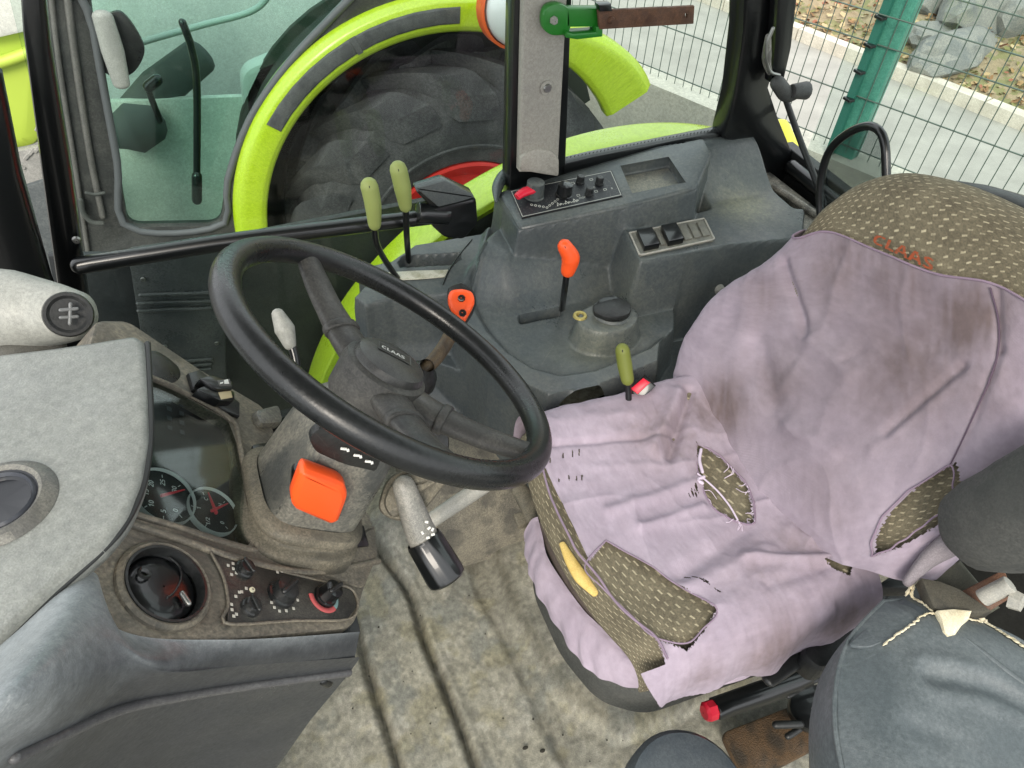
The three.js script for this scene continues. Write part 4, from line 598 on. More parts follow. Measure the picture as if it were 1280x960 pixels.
{ // folded armrest roll at the right edge
  const a = thing('seat_armrest', 'dark rounded armrest folded beside the seat back', 'armrest');
  part('pad', sweep([[0.745, 0.707, -0.244], [0.753, 0.754, -0.226], [0.769, 0.817, -0.21]], [0.060, 0.068, 0.07], { n: 16, nr: 24 }), M.padDark, a);
  part('sleeve', sweep([[0.693, 0.577, -0.253], [0.721, 0.604, -0.263], [0.746, 0.628, -0.265]], [0.012, 0.02, 0.03], { n: 10, squash: 0.5 }), worn([110, 104, 108], [140, 132, 136], 0.6, 131, 0.1, { rough: 0.9 }), a);
  const b = thing('hinge_bracket', 'rusty steel hinge bracket with a pin beside the grey vinyl cushion', 'bracket');
  part('plate', slab([[0.754, 0.566, -0.221], [0.803, 0.611, -0.217], [0.797, 0.598, -0.186], [0.763, 0.566, -0.185]], 0.012, { bevel: 0.002 }), M.rust, b);
  part('pin', tube([[0.746, 0.607, -0.195], [0.765, 0.639, -0.191]], 0.011, { n: 6, flat: true }), M.paleMetal, b);
  part('nut', turned([[0.001, 0.014], [0.012, 0.013], [0.014, 0]], [0.766, 0.623, -0.179], [0.3, 0.4, 0.8], 6), M.paleMetal, b);
  part('arm', slab([[0.757, 0.529, -0.27], [0.8, 0.564, -0.261], [0.808, 0.553, -0.189], [0.763, 0.513, -0.188]], 0.03, { bevel: 0.004 }), worn([70, 72, 60], [100, 100, 86], 0.5, 132, 0.1), b);
}
{ // torn vinyl cushion of the small second seat, nearest the camera
  const c = thing('passenger_cushion', 'rounded grey vinyl cushion with torn piping in the lower right corner', 'cushion');
  const ol = [[0.655, 0.56, -0.245], [0.576, 0.56, -0.216], [0.52, 0.56, -0.171], [0.48, 0.56, -0.117], [0.458, 0.56, -0.055], [0.474, 0.56, 0.001], [0.547, 0.56, 0.038], [0.655, 0.56, 0.053], [0.755, 0.56, 0.03], [0.817, 0.56, -0.03], [0.812, 0.56, -0.082], [0.793, 0.56, -0.137], [0.759, 0.56, -0.18], [0.713, 0.56, -0.226]], F = frameOf(ol, new THREE.Vector3(0, 9, 0));
  const loop = outline(ol.map(F.to), 0, true), ring = loop.map((p) => [F.c.x + F.e1.x * p.x + F.e2.x * p.y, F.c.z + F.e1.z * p.x + F.e2.z * p.y]);
  const crease = smoothLine([[0.62, -0.14], [0.68, -0.10], [0.73, -0.03]]), crease2 = smoothLine([[0.56, -0.10], [0.60, -0.06], [0.61, 0.0]]);
  const padY = (x, z) => { const e = 1 - Math.min(1, Math.max(0, polySd(x, z, ring)) / 0.085); return F.c.y + 0.034 * (1 - Math.max(0, e) ** 2.4) + 0.012 * (fbm(x * 0.9 + 2, z * 0.9 + 3, 8, 3, 201) - 0.5) - 0.005 * Math.exp(-((lineDist(x, z, crease) / 0.012) ** 2)) + 0.004 * Math.exp(-(((lineDist(x, z, crease) - 0.02) / 0.012) ** 2)) - 0.004 * Math.exp(-((lineDist(x, z, crease2) / 0.014) ** 2)); };
  const bx = [Math.min(...ring.map((p) => p[0])), Math.max(...ring.map((p) => p[0]))], bz = [Math.min(...ring.map((p) => p[1])), Math.max(...ring.map((p) => p[1]))];
  const top = surface((u, v) => { const x = mix(bx[0], bx[1], u), z = mix(bz[0], bz[1], v); return new THREE.Vector3(x, padY(x, z), z); }, 150, 150, { flip: true, keep: (u, v, p) => polySd(p.x, p.z, ring) > -0.001 });
  const wallS = surface((u, v) => { const i = Math.round(u * ring.length) % ring.length, [x, z] = ring[i], w = 1 + 0.02 * Math.sin(v * Math.PI); return new THREE.Vector3(mix(F.c.x, x, w), mix(padY(x, z), 0.47, v), mix(F.c.z, z, w)); }, ring.length, 8);
  part('cover', [boxUV(top), boxUV(wallS)], M.vinyl, c);
  const rim = (i0, i1, dy, j = 0) => { const o = []; for (let i = i0; i <= i1; i++) { const p = loop[((i % loop.length) + loop.length) % loop.length]; o.push([F.c.x + F.e1.x * p.x + F.e2.x * p.y + j * (hash(i, 1, 4) - 0.5), F.c.y + dy + j * (hash(i, 2, 4) - 0.5), F.c.z + F.e1.z * p.x + F.e2.z * p.y + j * (hash(i, 3, 4) - 0.5)]); } return o; };
  part('piping', tube(rim(0, 112, 0.0), 0.0034, { n: 200, nr: 6 }), M.vinyl, c);
  const ribbon = (line, w, s) => { const q = new THREE.CatmullRomCurve3(line.map(V)).getPoints(44), pos = [], idx = []; q.forEach((p, i) => { const t = q[Math.min(43, i + 1)].clone().sub(q[Math.max(0, i - 1)]).normalize(), n = new THREE.Vector3(-t.z, 0, t.x); for (const k of [-1, 0, 1]) { const d = k * w * (0.35 + 1.1 * hash(i, k + 2, s)) + 0.0018 * (hash(i >> 1, 9, s) - 0.5), x = p.x + n.x * d, z = p.z + n.z * d; pos.push(x, padY(x, z) + 0.0016 + (k === 0 ? 0.0022 + 0.0015 * hash(i, 7, s) : 0), z); } }); for (let i = 0; i < q.length - 1; i++) for (const k of [0, 1]) { const a = i * 3 + k; idx.push(a, a + 1, a + 3, a + 1, a + 4, a + 3); } const g = new THREE.BufferGeometry(); g.setAttribute('position', new THREE.Float32BufferAttribute(pos, 3)); g.setIndex(idx); g.computeVertexNormals(); return boxUV(g); };
  part('torn_edge', [ribbon([[0.685, 0.585, -0.241], [0.708, 0.585, -0.251], [0.695, 0.585, -0.239], [0.694, 0.585, -0.224], [0.691, 0.585, -0.213], [0.688, 0.585, -0.206]], 0.0022, 1), ribbon([[0.685, 0.59, -0.205], [0.666, 0.59, -0.205], [0.649, 0.59, -0.2], [0.628, 0.59, -0.197], [0.611, 0.59, -0.194], [0.594, 0.59, -0.19]], 0.0014, 2), ribbon([[0.683, 0.592, -0.205], [0.7, 0.592, -0.195], [0.73, 0.592, -0.185], [0.756, 0.592, -0.178]], 0.002, 3), ribbon([[0.761, 0.585, -0.19], [0.765, 0.585, -0.17], [0.767, 0.585, -0.151], [0.772, 0.585, -0.125]], 0.0045, 4), ribbon([[0.742, 0.58, -0.24], [0.757, 0.58, -0.22], [0.768, 0.58, -0.193]], 0.0014, 5)], M.cream, c, 'frayed off white backing along the tear');
  part('creased_flap', slab([[0.563, 0.588, -0.207], [0.599, 0.588, -0.221], [0.648, 0.588, -0.233], [0.681, 0.588, -0.238], [0.682, 0.588, -0.224], [0.682, 0.588, -0.21], [0.66, 0.588, -0.205], [0.631, 0.588, -0.199], [0.608, 0.588, -0.196], [0.58, 0.588, -0.195]].map((p) => [p[0], padY(p[0], p[2]) + 0.002, p[2]]), 0.006, { bevel: 0.002, r: 0.008, towards: new THREE.Vector3(0, 9, 0) }), worn([70, 78, 82], [98, 104, 106], 0.6, 136, 0.2, { rough: 0.4 }), c);
  part('exposed_lining', slab([[0.704, 0.592, -0.248], [0.724, 0.592, -0.236], [0.741, 0.592, -0.219], [0.752, 0.592, -0.196], [0.758, 0.592, -0.18], [0.732, 0.592, -0.186], [0.702, 0.592, -0.196], [0.688, 0.592, -0.208], [0.695, 0.592, -0.227]], 0.02, { bevel: 0.002 }), worn([52, 50, 44], [84, 80, 68], 0.8, 133, 0.08, { rough: 0.95 }), c, 'dark lining where the vinyl has torn away');
  part('exposed_foam', slab([[0.686, 0.598, -0.203], [0.707, 0.598, -0.198], [0.729, 0.598, -0.188], [0.716, 0.598, -0.18], [0.702, 0.598, -0.177], [0.685, 0.598, -0.17], [0.673, 0.598, -0.171], [0.673, 0.598, -0.178], [0.68, 0.598, -0.189]], 0.012, { bevel: 0.003 }), M.cream, c, 'cream padding poking out of the tear');
  part('fold_ridge', tube([[0.692, 0.592, -0.173], [0.7, 0.592, -0.143], [0.709, 0.592, -0.114], [0.722, 0.592, -0.084]].map((p) => [p[0], padY(p[0], p[2]) - 0.001, p[2]]), [0.001, 0.003, 0.004, 0.003], { n: 20, nr: 8 }), M.vinyl, c);
  part('backing_board', slab(ol.map((p) => [mix(F.c.x, p[0], 0.97), 0.478, mix(F.c.z, p[2], 0.97)]), 0.03, { bevel: 0.004, towards: new THREE.Vector3(0, 9, 0) }), M.gloss, c);
  single('footrest_pad', turned([[0.001, 0.012], [0.06, 0.012], [0.085, 0.006], [0.092, -0.006], [0.09, -0.05]], [0.375, 0.3, -0.161], [0.05, 1, 0.1], 40), worn([66, 74, 80], [92, 98, 100], 0.5, 135, 0.2, { rough: 0.5 }), 'small round blue grey pad at the bottom edge under the red tipped lever', 'pad');
}
{ // parking brake lever and the opening in the floor
  const h = thing('parking_brake', 'black lever with a red push button beside the seat base', 'lever');
  const e0 = [0.509, 0.22, -0.275], e1 = [0.702, 0.2, -0.274];
  part('grip', tube([e0, [mix(e0[0], e1[0], 0.5), mix(e0[1], e1[1], 0.5), mix(e0[2], e1[2], 0.5)], e1], [0.019, 0.02, 0.017], { n: 8, nr: 6, flat: true }), M.gloss, h);
  const ax = V(e0).sub(V(e1)).normalize();
  part('button', turned([[0.013, -0.004], [0.0165, 0.004], [0.0165, 0.017], [0.012, 0.022], [0.001, 0.023]], e0, A(ax), 8), M.red, h, 'bright red push button');
  part('pivot_plate', slab([[0.706, 0.12, -0.282], [0.775, 0.12, -0.274], [0.792, 0.12, -0.231], [0.755, 0.12, -0.202], [0.689, 0.12, -0.21], [0.675, 0.12, -0.251]], 0.02, { bevel: 0.004, r: 0.02 }), M.gloss, h);
  part('pivot_bolt', tube([[0.712, 0.15, -0.236], [0.708, 0.15, -0.208]], 0.009, { n: 6, flat: true }), M.steel, h);
  part('rod', [tube([[0.676, 0.15, -0.268], [0.742, 0.15, -0.276], [0.81, 0.15, -0.271]], 0.005, { n: 10 }), tube([[0.678, 0.13, -0.224], [0.636, 0.13, -0.237]], 0.007, { n: 6 })], M.black, h);
  part('linkage', [tube([[0.778, 0.1, -0.201], [0.728, 0.1, -0.182], [0.715, 0.1, -0.222], [0.66, 0.1, -0.219]], 0.006, { n: 16 })], M.black, h);
  single('floor_opening', slab([[0.568, 0.055, -0.272], [0.723, 0.055, -0.271], [0.862, 0.055, -0.245], [0.845, 0.055, -0.201], [0.72, 0.055, -0.192], [0.585, 0.055, -0.183], [0.565, 0.055, -0.203]], 0.02, { bevel: 0.005, r: 0.015 }), worn([48, 40, 28], [92, 70, 46], 0.9, 134, 0.08, { rough: 0.95, bump: 0.003 }), 'rusty brown recessed patch in the floor behind the red tipped lever', 'recess');
}

// ================================================================ STEERING
const wheelC = [0.0934, 0.8692, -0.5836], wheelN = [0.601, 0.790, -0.1206];
const colAt = (t, side = 0, up = 0) => { // along the column below the wheel, to the near side, and up from its axis
  const n = V(wheelN).normalize(), s = new THREE.Vector3(0, 0, 1).addScaledVector(n, -n.z).normalize(), w = s.clone().cross(n); if (w.y < 0) w.negate();
  return A(V(wheelC).addScaledVector(n, -t).addScaledVector(s, side).addScaledVector(w, up));
};
{
  const w = thing('steering_wheel', 'large black three spoke steering wheel', 'steering wheel');
  const n = V(wheelN).normalize(), a = n.clone().cross(new THREE.Vector3(0, 0, 1)).normalize(), b = n.clone().cross(a), rp = [];
  const on = (ang, r, h = 0) => V(wheelC).addScaledVector(a, Math.cos(ang) * r).addScaledVector(b, Math.sin(ang) * r).addScaledVector(n, h);
  for (let i = 0; i < 48; i++) rp.push(on(i / 48 * Math.PI * 2, 0.196));
  part('rim', tube(rp, 0.0152, { closed: true, n: 128, nr: 18 }), M.rimSkin, w);
  const hubC = on(0, 0, -0.018);
  part('hub', turned([[0.001, 0.006], [0.036, 0.004], [0.05, -0.004], [0.052, -0.012], [0.05, -0.05], [0.035, -0.075], [0.03, -0.09]], A(hubC), wheelN, 40), M.spoke, w);
  part('cap', turned([[0.001, 0.0125], [0.03, 0.0115], [0.041, 0.008], [0.044, 0.002], [0.044, -0.004]], A(hubC), wheelN, 40), worn([38, 39, 39], [78, 78, 74], 0.6, 141, 0.08, { rough: 0.4 }), w);
  const bt = sheetCanvas(256, 128, (c, W, H) => { c.fillStyle = '#202122'; c.fillRect(0, 0, W, H); c.strokeStyle = '#55585a'; c.lineWidth = 6; c.strokeRect(4, 4, W - 8, H - 8); c.fillStyle = '#d8dad6'; c.font = 'bold 62px sans-serif'; c.fillText('CLAAS', 22, 86); });
  const toPix = (px, h) => { const m = V(px); return m; };
  const rx = new THREE.Vector3(0.90, -0.32, 0.30).addScaledVector(n, -n.dot(new THREE.Vector3(0.90, -0.32, 0.30))).normalize(), ry = n.clone().cross(rx), bc = hubC.clone().addScaledVector(n, 0.0133).addScaledVector(ry, 0.008);
  const qd = (sx, sy) => A(bc.clone().addScaledVector(rx, sx * 0.021).addScaledVector(ry, sy * 0.0095)), [lg, lm] = printed([qd(-1, 1), qd(1, 1), qd(1, -1), qd(-1, -1)], bt, { roughness: 0.35 });
  part('badge', lg, lm, w, 'small black badge with white lettering');
  // spokes towards three points of the rim
  const targets = [[-0.024, 0.86, -0.797], [0.18, 0.86, -0.522], [0.089, 0.86, -0.416]];
  targets.forEach((t, i) => {
    const d = V(t).sub(V(wheelC)); const ang = Math.atan2(d.dot(b), d.dot(a)), p = [on(ang, 0.035, -0.04), on(ang, 0.075, -0.036), on(ang, 0.13, -0.024), on(ang, 0.178, -0.008), on(ang, 0.192, 0)];
    const sp = part('spoke', sweep(p, [0.027, 0.024, 0.0205, 0.019, 0.016], { n: 20, nr: 14, squash: 0.62, up: wheelN }), M.spoke, w);
    part('collar', sweep([on(ang, 0.082, -0.0345), on(ang, 0.09, -0.0328)], [0.0262, 0.0258], { n: 4, nr: 14, squash: 0.64, up: wheelN, flat: true }), M.spoke, sp);
  });
}
{
  const c = thing('steering_column', 'grey brown steering column shroud with rubber boot below the wheel', 'steering column');
  const n = V(wheelN).normalize(), rings = [[0.075, 0.036, 0.036], [0.095, 0.05, 0.046], [0.12, 0.061, 0.052], [0.16, 0.064, 0.056], [0.235, 0.067, 0.060]];
  const ringAt = (t, hs, hu, k = 4) => { const o = []; for (let j = 0; j <= 40; j++) { const a = j / 40 * Math.PI * 2, x = Math.sign(Math.cos(a)) * Math.abs(Math.cos(a)) ** (2 / k), y = Math.sign(Math.sin(a)) * Math.abs(Math.sin(a)) ** (2 / k); o.push(colAt(t, x * hs, y * hu)); } return o; };
  const lofted = (list, k) => { const f = net(list.map(([t, s, u]) => ringAt(t, s, u, k))); return boxUV(surface(f, 80, 30)); };
  part('shroud', [lofted(rings, 4.5), slab(ringAt(0.076, 0.036, 0.036, 4).slice(0, -1), 0.004, { bevel: 0.001 })], M.column, c);
  part('boot', lofted([[0.218, 0.068, 0.062], [0.224, 0.079, 0.071], [0.234, 0.081, 0.073], [0.239, 0.074, 0.067], [0.245, 0.075, 0.068], [0.25, 0.085, 0.077], [0.26, 0.087, 0.079], [0.30, 0.088, 0.08]], 3.6), M.boot, c);
  // symbol plate and orange rocker on the near side
  part('symbol_plate', slab([[-0.02, 0.846, -0.508], [-0.006, 0.859, -0.508], [0.053, 0.786, -0.508], [0.043, 0.76, -0.508], [0.014, 0.783, -0.508], [-0.017, 0.821, -0.508]], 0.012, { bevel: 0.003, r: 0.008 }), M.black, c);
  for (const p of [[0.013, 0.821, -0.504], [0.025, 0.805, -0.504], [0.036, 0.79, -0.504]]) part('symbol', [box(p, [0.007, 0.003, 0.002], 0.0006, new THREE.Matrix4().makeRotationZ(-0.5)), box(add(p, [0.004, -0.004, 0]), [0.003, 0.004, 0.002], 0.0006)], M.white, c);
  part('switch_recess', slab([[-0.044, 0.804, -0.505], [-0.026, 0.806, -0.505], [0.014, 0.754, -0.505], [-0.001, 0.692, -0.505], [-0.057, 0.748, -0.505]], 0.01, { bevel: 0.002, r: 0.006 }), M.gloss, c);
  part('orange_switch', slab([[-0.033, 0.827, -0.482], [0.005, 0.785, -0.482], [0.007, 0.763, -0.482], [-0.009, 0.721, -0.482], [-0.019, 0.719, -0.482], [-0.053, 0.767, -0.482], [-0.052, 0.783, -0.482]], 0.024, { bevel: 0.006, r: 0.010, crease: 1 }), M.orange, c, 'large orange rocker switch');
  part('side_slot', slab([[-0.093, 0.71, -0.639], [-0.073, 0.688, -0.657], [-0.073, 0.688, -0.605], [-0.091, 0.707, -0.587]], 0.004, { bevel: 0.001, r: 0.004 }), M.gloss, c);
  part('side_rib', tube([[-0.067, 0.705, -0.596], [-0.061, 0.698, -0.633], [-0.057, 0.694, -0.664]], 0.005, { n: 8 }), M.boot, c);
  // stalk with grey body and black grip, leaving a rubber gaiter
  const s0 = [0.075, 0.703, -0.522], s1 = [0.082, 0.659, -0.492], s2 = [0.087, 0.639, -0.478], s3 = [0.1, 0.611, -0.448];
  part('gaiter', [slab([[0.045, 0.685, -0.517], [0.06, 0.699, -0.535], [0.087, 0.705, -0.54], [0.113, 0.701, -0.529], [0.118, 0.695, -0.52], [0.088, 0.687, -0.515], [0.072, 0.677, -0.502], [0.052, 0.673, -0.499]], 0.02, { bevel: 0.008, r: 0.012 }), slab([[0.036, 0.668, -0.52], [0.057, 0.691, -0.55], [0.09, 0.698, -0.555], [0.128, 0.692, -0.54], [0.132, 0.683, -0.526], [0.094, 0.663, -0.505], [0.062, 0.657, -0.501]], 0.02, { bevel: 0.008, r: 0.015 })], M.boot, c);
  const st = part('indicator_stalk', sweep([s0, s1, s2], [0.014, 0.0175, 0.02], { n: 12, nr: 18 }), worn([104, 104, 99], [150, 147, 138], 0.8, 137, 0.1, { rough: 0.4 }), c, 'grey stalk with a black rounded tip');
  part('grip', turned([[0.0225, -0.004], [0.024, 0], [0.0258, 0.05], [0.025, 0.056], [0.022, 0.059], [0.001, 0.06]], s2, A(V(s3).sub(V(s2))), 32), M.gloss, st);
  for (const p of [[0.084, 0.667, -0.473], [0.089, 0.664, -0.466], [0.096, 0.665, -0.468], [0.093, 0.67, -0.475], [0.092, 0.674, -0.482], [0.097, 0.668, -0.473]]) part('mark', box(p, [0.003, 0.002, 0.0045], 0.0006, new THREE.Matrix4().makeRotationY(p[0] * 900)), M.white, st);
  // far lever with grey grip seen inside the wheel, pedal and strut below
  const l = thing('shuttle_lever', 'slim lever with a pale grey grip seen through the wheel on the left', 'lever');
  part('rod', tube([[-0.022, 0.717, -0.739], [-0.02, 0.738, -0.758], [-0.022, 0.755, -0.773]], 0.006, { n: 8 }), M.gloss, l);
  part('grip', sweep([[-0.023, 0.751, -0.769], [-0.025, 0.766, -0.783], [-0.029, 0.783, -0.796]], [0.009, 0.014, 0.009], { n: 10, nr: 14 }), M.duct, l);
  const p = thing('brake_pedal', 'dark pedal with a pale steel arm under the steering wheel', 'pedal');
  part('arm', slab([[0.098, 0.593, -0.718], [0.116, 0.596, -0.72], [0.137, 0.571, -0.685], [0.124, 0.563, -0.679]], 0.012, { bevel: 0.002 }), M.paleMetal, p);
  part('pad', slab([[0.138, 0.582, -0.73], [0.156, 0.588, -0.733], [0.18, 0.566, -0.703], [0.176, 0.549, -0.681], [0.152, 0.54, -0.676], [0.138, 0.558, -0.702]], 0.02, { bevel: 0.005, r: 0.01 }), M.black, p);
  single('tilt_strut', tube([[0.111, 0.482, -0.602], [0.152, 0.494, -0.611], [0.216, 0.515, -0.623]], [0.012, 0.013, 0.013], { n: 8, flat: true }), M.paleMetal, 'pale grey tube running from the column foot towards the seat', 'strut');
}

// ================================================================ DASHBOARD
{
  const D = thing('dashboard', 'worn grey brown dashboard with gauges, round vent and heater knobs', 'dashboard');
  const face = [[-0.204, 0.827, -0.784], [-0.138, 0.754, -0.749], [-0.075, 0.684, -0.727], [-0.062, 0.67, -0.657], [-0.027, 0.631, -0.593], [0.033, 0.565, -0.594], [0.031, 0.566, -0.523], [-0.001, 0.602, -0.452], [-0.012, 0.615, -0.416], [-0.025, 0.629, -0.398], [-0.133, 0.748, -0.364], [-0.181, 0.801, -0.347], [-0.206, 0.829, -0.359], [-0.221, 0.845, -0.396], [-0.231, 0.856, -0.429], [-0.244, 0.87, -0.545], [-0.23, 0.855, -0.758]], cl = [[-0.189, 0.81, -0.694], [-0.16, 0.778, -0.692], [-0.114, 0.727, -0.675], [-0.107, 0.719, -0.635], [-0.102, 0.714, -0.491], [-0.109, 0.721, -0.478], [-0.164, 0.782, -0.483], [-0.206, 0.829, -0.489], [-0.224, 0.849, -0.515], [-0.227, 0.852, -0.6]];
  const vc0 = [-0.176, 0.796, -0.411], ventHole = Array.from({ length: 36 }, (_, i) => { const a = i / 36 * Math.PI * 2; return [vc0[0] - 0.6712 * 0.041 * Math.sin(a), vc0[1] + 0.7413 * 0.041 * Math.sin(a), vc0[2] - 0.041 * Math.cos(a)]; });
  const fp = part('facia', slab(face, 0.05, { bevel: 0.004, r: 0.012, holes: [cl, ventHole], holeR: 0.004 }), M.dash, D);
  part('bezel', [tube([...cl, cl[0]], 0.004, { n: 80, nr: 8 }), tube([[-0.211, 0.837, -0.473], [-0.164, 0.785, -0.467], [-0.111, 0.727, -0.459], [-0.052, 0.662, -0.464], [0.027, 0.575, -0.506]], 0.0045, { n: 40, nr: 8 })], M.dash, fp);
  part('cluster_panel', slab([[-0.242, 0.838, -0.708], [-0.161, 0.749, -0.748], [-0.098, 0.68, -0.72], [-0.092, 0.673, -0.499], [-0.109, 0.692, -0.471], [-0.257, 0.855, -0.465], [-0.265, 0.864, -0.601]], 0.01, { bevel: 0.001 }), plain(0x15181a, 0.5), D);
  part('cluster_strip', slab([[-0.12, 0.708, -0.671], [-0.107, 0.694, -0.657], [-0.103, 0.69, -0.492], [-0.123, 0.712, -0.491]], 0.004, { bevel: 0.001 }), worn([70, 78, 80], [96, 102, 102], 0.5, 151, 0.1, { rough: 0.4 }), D);
  const dial = (p, r, nums, needle) => {
    const t = sheetCanvas(256, 256, (c) => { c.fillStyle = '#0c0e10'; c.fillRect(0, 0, 256, 256); c.translate(128, 128); c.strokeStyle = '#d8dcdc'; c.fillStyle = '#d8dcdc'; c.lineWidth = 4; c.font = 'bold 30px sans-serif'; c.textAlign = 'center'; nums.forEach((k, i) => { const a = 2.4 + i * 4.6 / (nums.length - 1); c.beginPath(); c.moveTo(Math.cos(a) * 112, Math.sin(a) * 112); c.lineTo(Math.cos(a) * 96, Math.sin(a) * 96); c.stroke(); c.fillText(k, Math.cos(a) * 72, Math.sin(a) * 72 + 10); }); });
    const e2 = new THREE.Vector3(-0.6712, 0.7413, 0), e1 = new THREE.Vector3(0, 0, -1), q = (x, y) => A(V(p).addScaledVector(e1, x * r).addScaledVector(e2, y * r)), g = new THREE.CircleGeometry(r, 40); g.applyMatrix4(new THREE.Matrix4().makeBasis(e1, e2, V(DASHN).negate().negate())); g.translate(...p);
    const o = part('gauge', g, new THREE.MeshPhysicalMaterial({ map: t, roughness: 0.5, side: THREE.DoubleSide }), D);
    part('ring', turned([[r, 0], [r * 1.03, 0.004], [r * 1.06, 0.001], [r * 1.06, -0.003]], p, DASHN, 48), plain(0xe4e8e8, 0.4), o);
    for (const a of needle) { const dir = e1.clone().multiplyScalar(Math.cos(a)).addScaledVector(e2, Math.sin(a)), c = add(p, DASHN, 0.004); part('needle', tube([add(c, A(dir), -r * 0.15), add(c, A(dir), r * 0.75)], [0.0022, 0.0008], { n: 4, nr: 6 }), plain(0xe03a48, 0.4), o); }
  };
  dial([-0.18, 0.779, -0.532], 0.0345, ['0', '5', '10', '15', '20', '25', '30'], [-1.0]);
  dial([-0.141, 0.736, -0.53], 0.030, ['0', '1/2', '1', 'C', 'H'], [0.3, -0.9]);
  const ic = []; for (let i = 0; i < 10; i++) { const b = [-0.175, 0.768, -0.662], e2 = [-0.6712, 0.7413, 0]; ic.push(box(add(add(b, [0, 0, -1], (i % 5) * 0.016 - 0.02), e2, i > 4 ? -0.016 : 0), [0.007, 0.0008, 0.006], 0.0003, along([0, 0, -1], DASHN))); }
  part('warning_icons', ic, plain(0x4a5054, 0.5), D);
  part('cluster_lens', slab(cl, 0.002, { bevel: 0, r: 0.012 }).translate(-DASHN[0] * 0.003, -DASHN[1] * 0.003, 0), M.lens, D);
  // round vent
  const vc = [-0.176, 0.796, -0.411];
  const vent = part('air_vent', turned([[0.040, 0.004], [0.044, 0.006], [0.0475, 0.003], [0.0485, -0.004]], vc, DASHN, 48), M.dash, D);
  part('vent_ring', turned([[0.036, -0.004], [0.0385, 0.006], [0.041, 0.006], [0.042, -0.002]], vc, DASHN, 48), M.black, vent);
  part('vent_bowl', turned([[0.001, -0.02], [0.025, -0.018], [0.036, -0.01], [0.041, 0.001]], vc, DASHN, 40), M.gloss, vent);
  part('vent_flap', turned([[0.001, -0.001], [0.02, -0.0015], [0.031, -0.003], [0.0345, -0.006], [0.035, -0.014]], vc, DASHN, 40), M.gloss, vent);
  part('vent_crescent', tube([[-0.173, 0.79, -0.446], [-0.166, 0.783, -0.437], [-0.165, 0.782, -0.423], [-0.17, 0.787, -0.407], [-0.175, 0.793, -0.399]], 0.0012, { n: 20, nr: 6 }), M.black, vent);
  part('vent_tab', tube([[-0.163, 0.787, -0.403], [-0.159, 0.782, -0.394]], 0.003, { n: 4 }), M.steel, vent);
  part('vent_boss', turned([[0.004, 0.002], [0.006, 0.003], [0.007, 0]], [-0.189, 0.812, -0.42], DASHN, 20), M.black, vent);
  // heater panel
  const hp = [[-0.141, 0.762, -0.461], [-0.117, 0.735, -0.458], [-0.076, 0.689, -0.455], [-0.029, 0.638, -0.454], [-0.012, 0.619, -0.451], [-0.01, 0.617, -0.429], [-0.024, 0.633, -0.408], [-0.075, 0.689, -0.395], [-0.132, 0.752, -0.379], [-0.13, 0.749, -0.401], [-0.132, 0.751, -0.431]];
  const pan = part('heater_panel', slab(hp, 0.006, { bevel: 0.0015, r: 0.004 }), worn([38, 38, 37], [92, 90, 82], 0.7, 152, 0.1, { rough: 0.45 }), D);
  part('panel_edge', tube([...hp, hp[0]], 0.0018, { n: 80, nr: 6 }), M.dash, pan);
  const knob = (p, r, h, ang, m = M.gloss) => { const o = part('knob', turned([[r * 1.2, 0], [r * 1.15, 0.003], [r, 0.004], [r * 0.92, h], [r * 0.8, h + 0.001], [0.001, h + 0.001]], p, DASHN, 28), m, pan); const e2 = V([-0.6712, 0.7413, 0]), e1 = V([0, 0, -1]), d = e1.multiplyScalar(Math.cos(ang)).addScaledVector(e2, Math.sin(ang)), c = add(p, DASHN, h + 0.002); part('knob_bar', tube([add(c, A(d), -r * 0.8), add(c, A(d), r * 0.8)], r * 0.24, { n: 4, nr: 8 }), M.paleMetal.clone().copy(M.black), o); return o; };
  knob([-0.115, 0.733, -0.446], 0.0095, 0.008, 0.6, M.black); knob([-0.113, 0.731, -0.401], 0.0095, 0.008, 0.4, M.black); knob([-0.085, 0.7, -0.425], 0.0145, 0.014, 2.3, M.black); knob([-0.043, 0.654, -0.433], 0.0125, 0.018, 2.2);
  const ring = (p, r, a0, a1, w, m, nme) => { const o = [], e1 = V([0, 0, -1]), e2 = V([-0.6712, 0.7413, 0]); for (let i = 0; i <= 16; i++) { const a = mix(a0, a1, i / 16); o.push(add(add(add(p, A(e1), r * Math.cos(a)), A(e2), r * Math.sin(a)), DASHN, 0.001)); } return part(nme, tube(o, w, { n: 24, nr: 6, squash: 0.3, up: DASHN }), m, pan); };
  ring([-0.045, 0.655, -0.433], 0.0185, 1.6, 3.9, 0.0035, plain(0xc05a5a, 0.5), 'red_scale'); ring([-0.045, 0.655, -0.433], 0.0185, 4.0, 5.6, 0.003, plain(0x7c9a98, 0.5), 'blue_scale');
  const marks = []; const mk = (p, s) => { const g = box(add(p, DASHN, 0.0036), [s, 0.0006, s], 0.0002, along([0, 0, -1], DASHN)); return g; };
  for (const p of [[-0.13, 0.745, -0.447], [-0.126, 0.74, -0.451], [-0.126, 0.741, -0.444], [-0.128, 0.742, -0.437], [-0.124, 0.738, -0.44], [-0.123, 0.737, -0.417], [-0.126, 0.741, -0.411], [-0.121, 0.735, -0.418], [-0.117, 0.731, -0.423], [-0.13, 0.745, -0.401], [-0.13, 0.745, -0.395], [-0.129, 0.744, -0.388], [-0.127, 0.741, -0.391], [-0.095, 0.707, -0.406], [-0.091, 0.702, -0.403], [-0.085, 0.695, -0.405], [-0.078, 0.688, -0.409], [-0.097, 0.708, -0.412], [-0.073, 0.682, -0.421], [-0.088, 0.699, -0.452], [-0.084, 0.694, -0.455]]) marks.push(mk(p, 0.0032));
  part('scale_mark', marks, plain(0xc8c6ba, 0.6), pan);
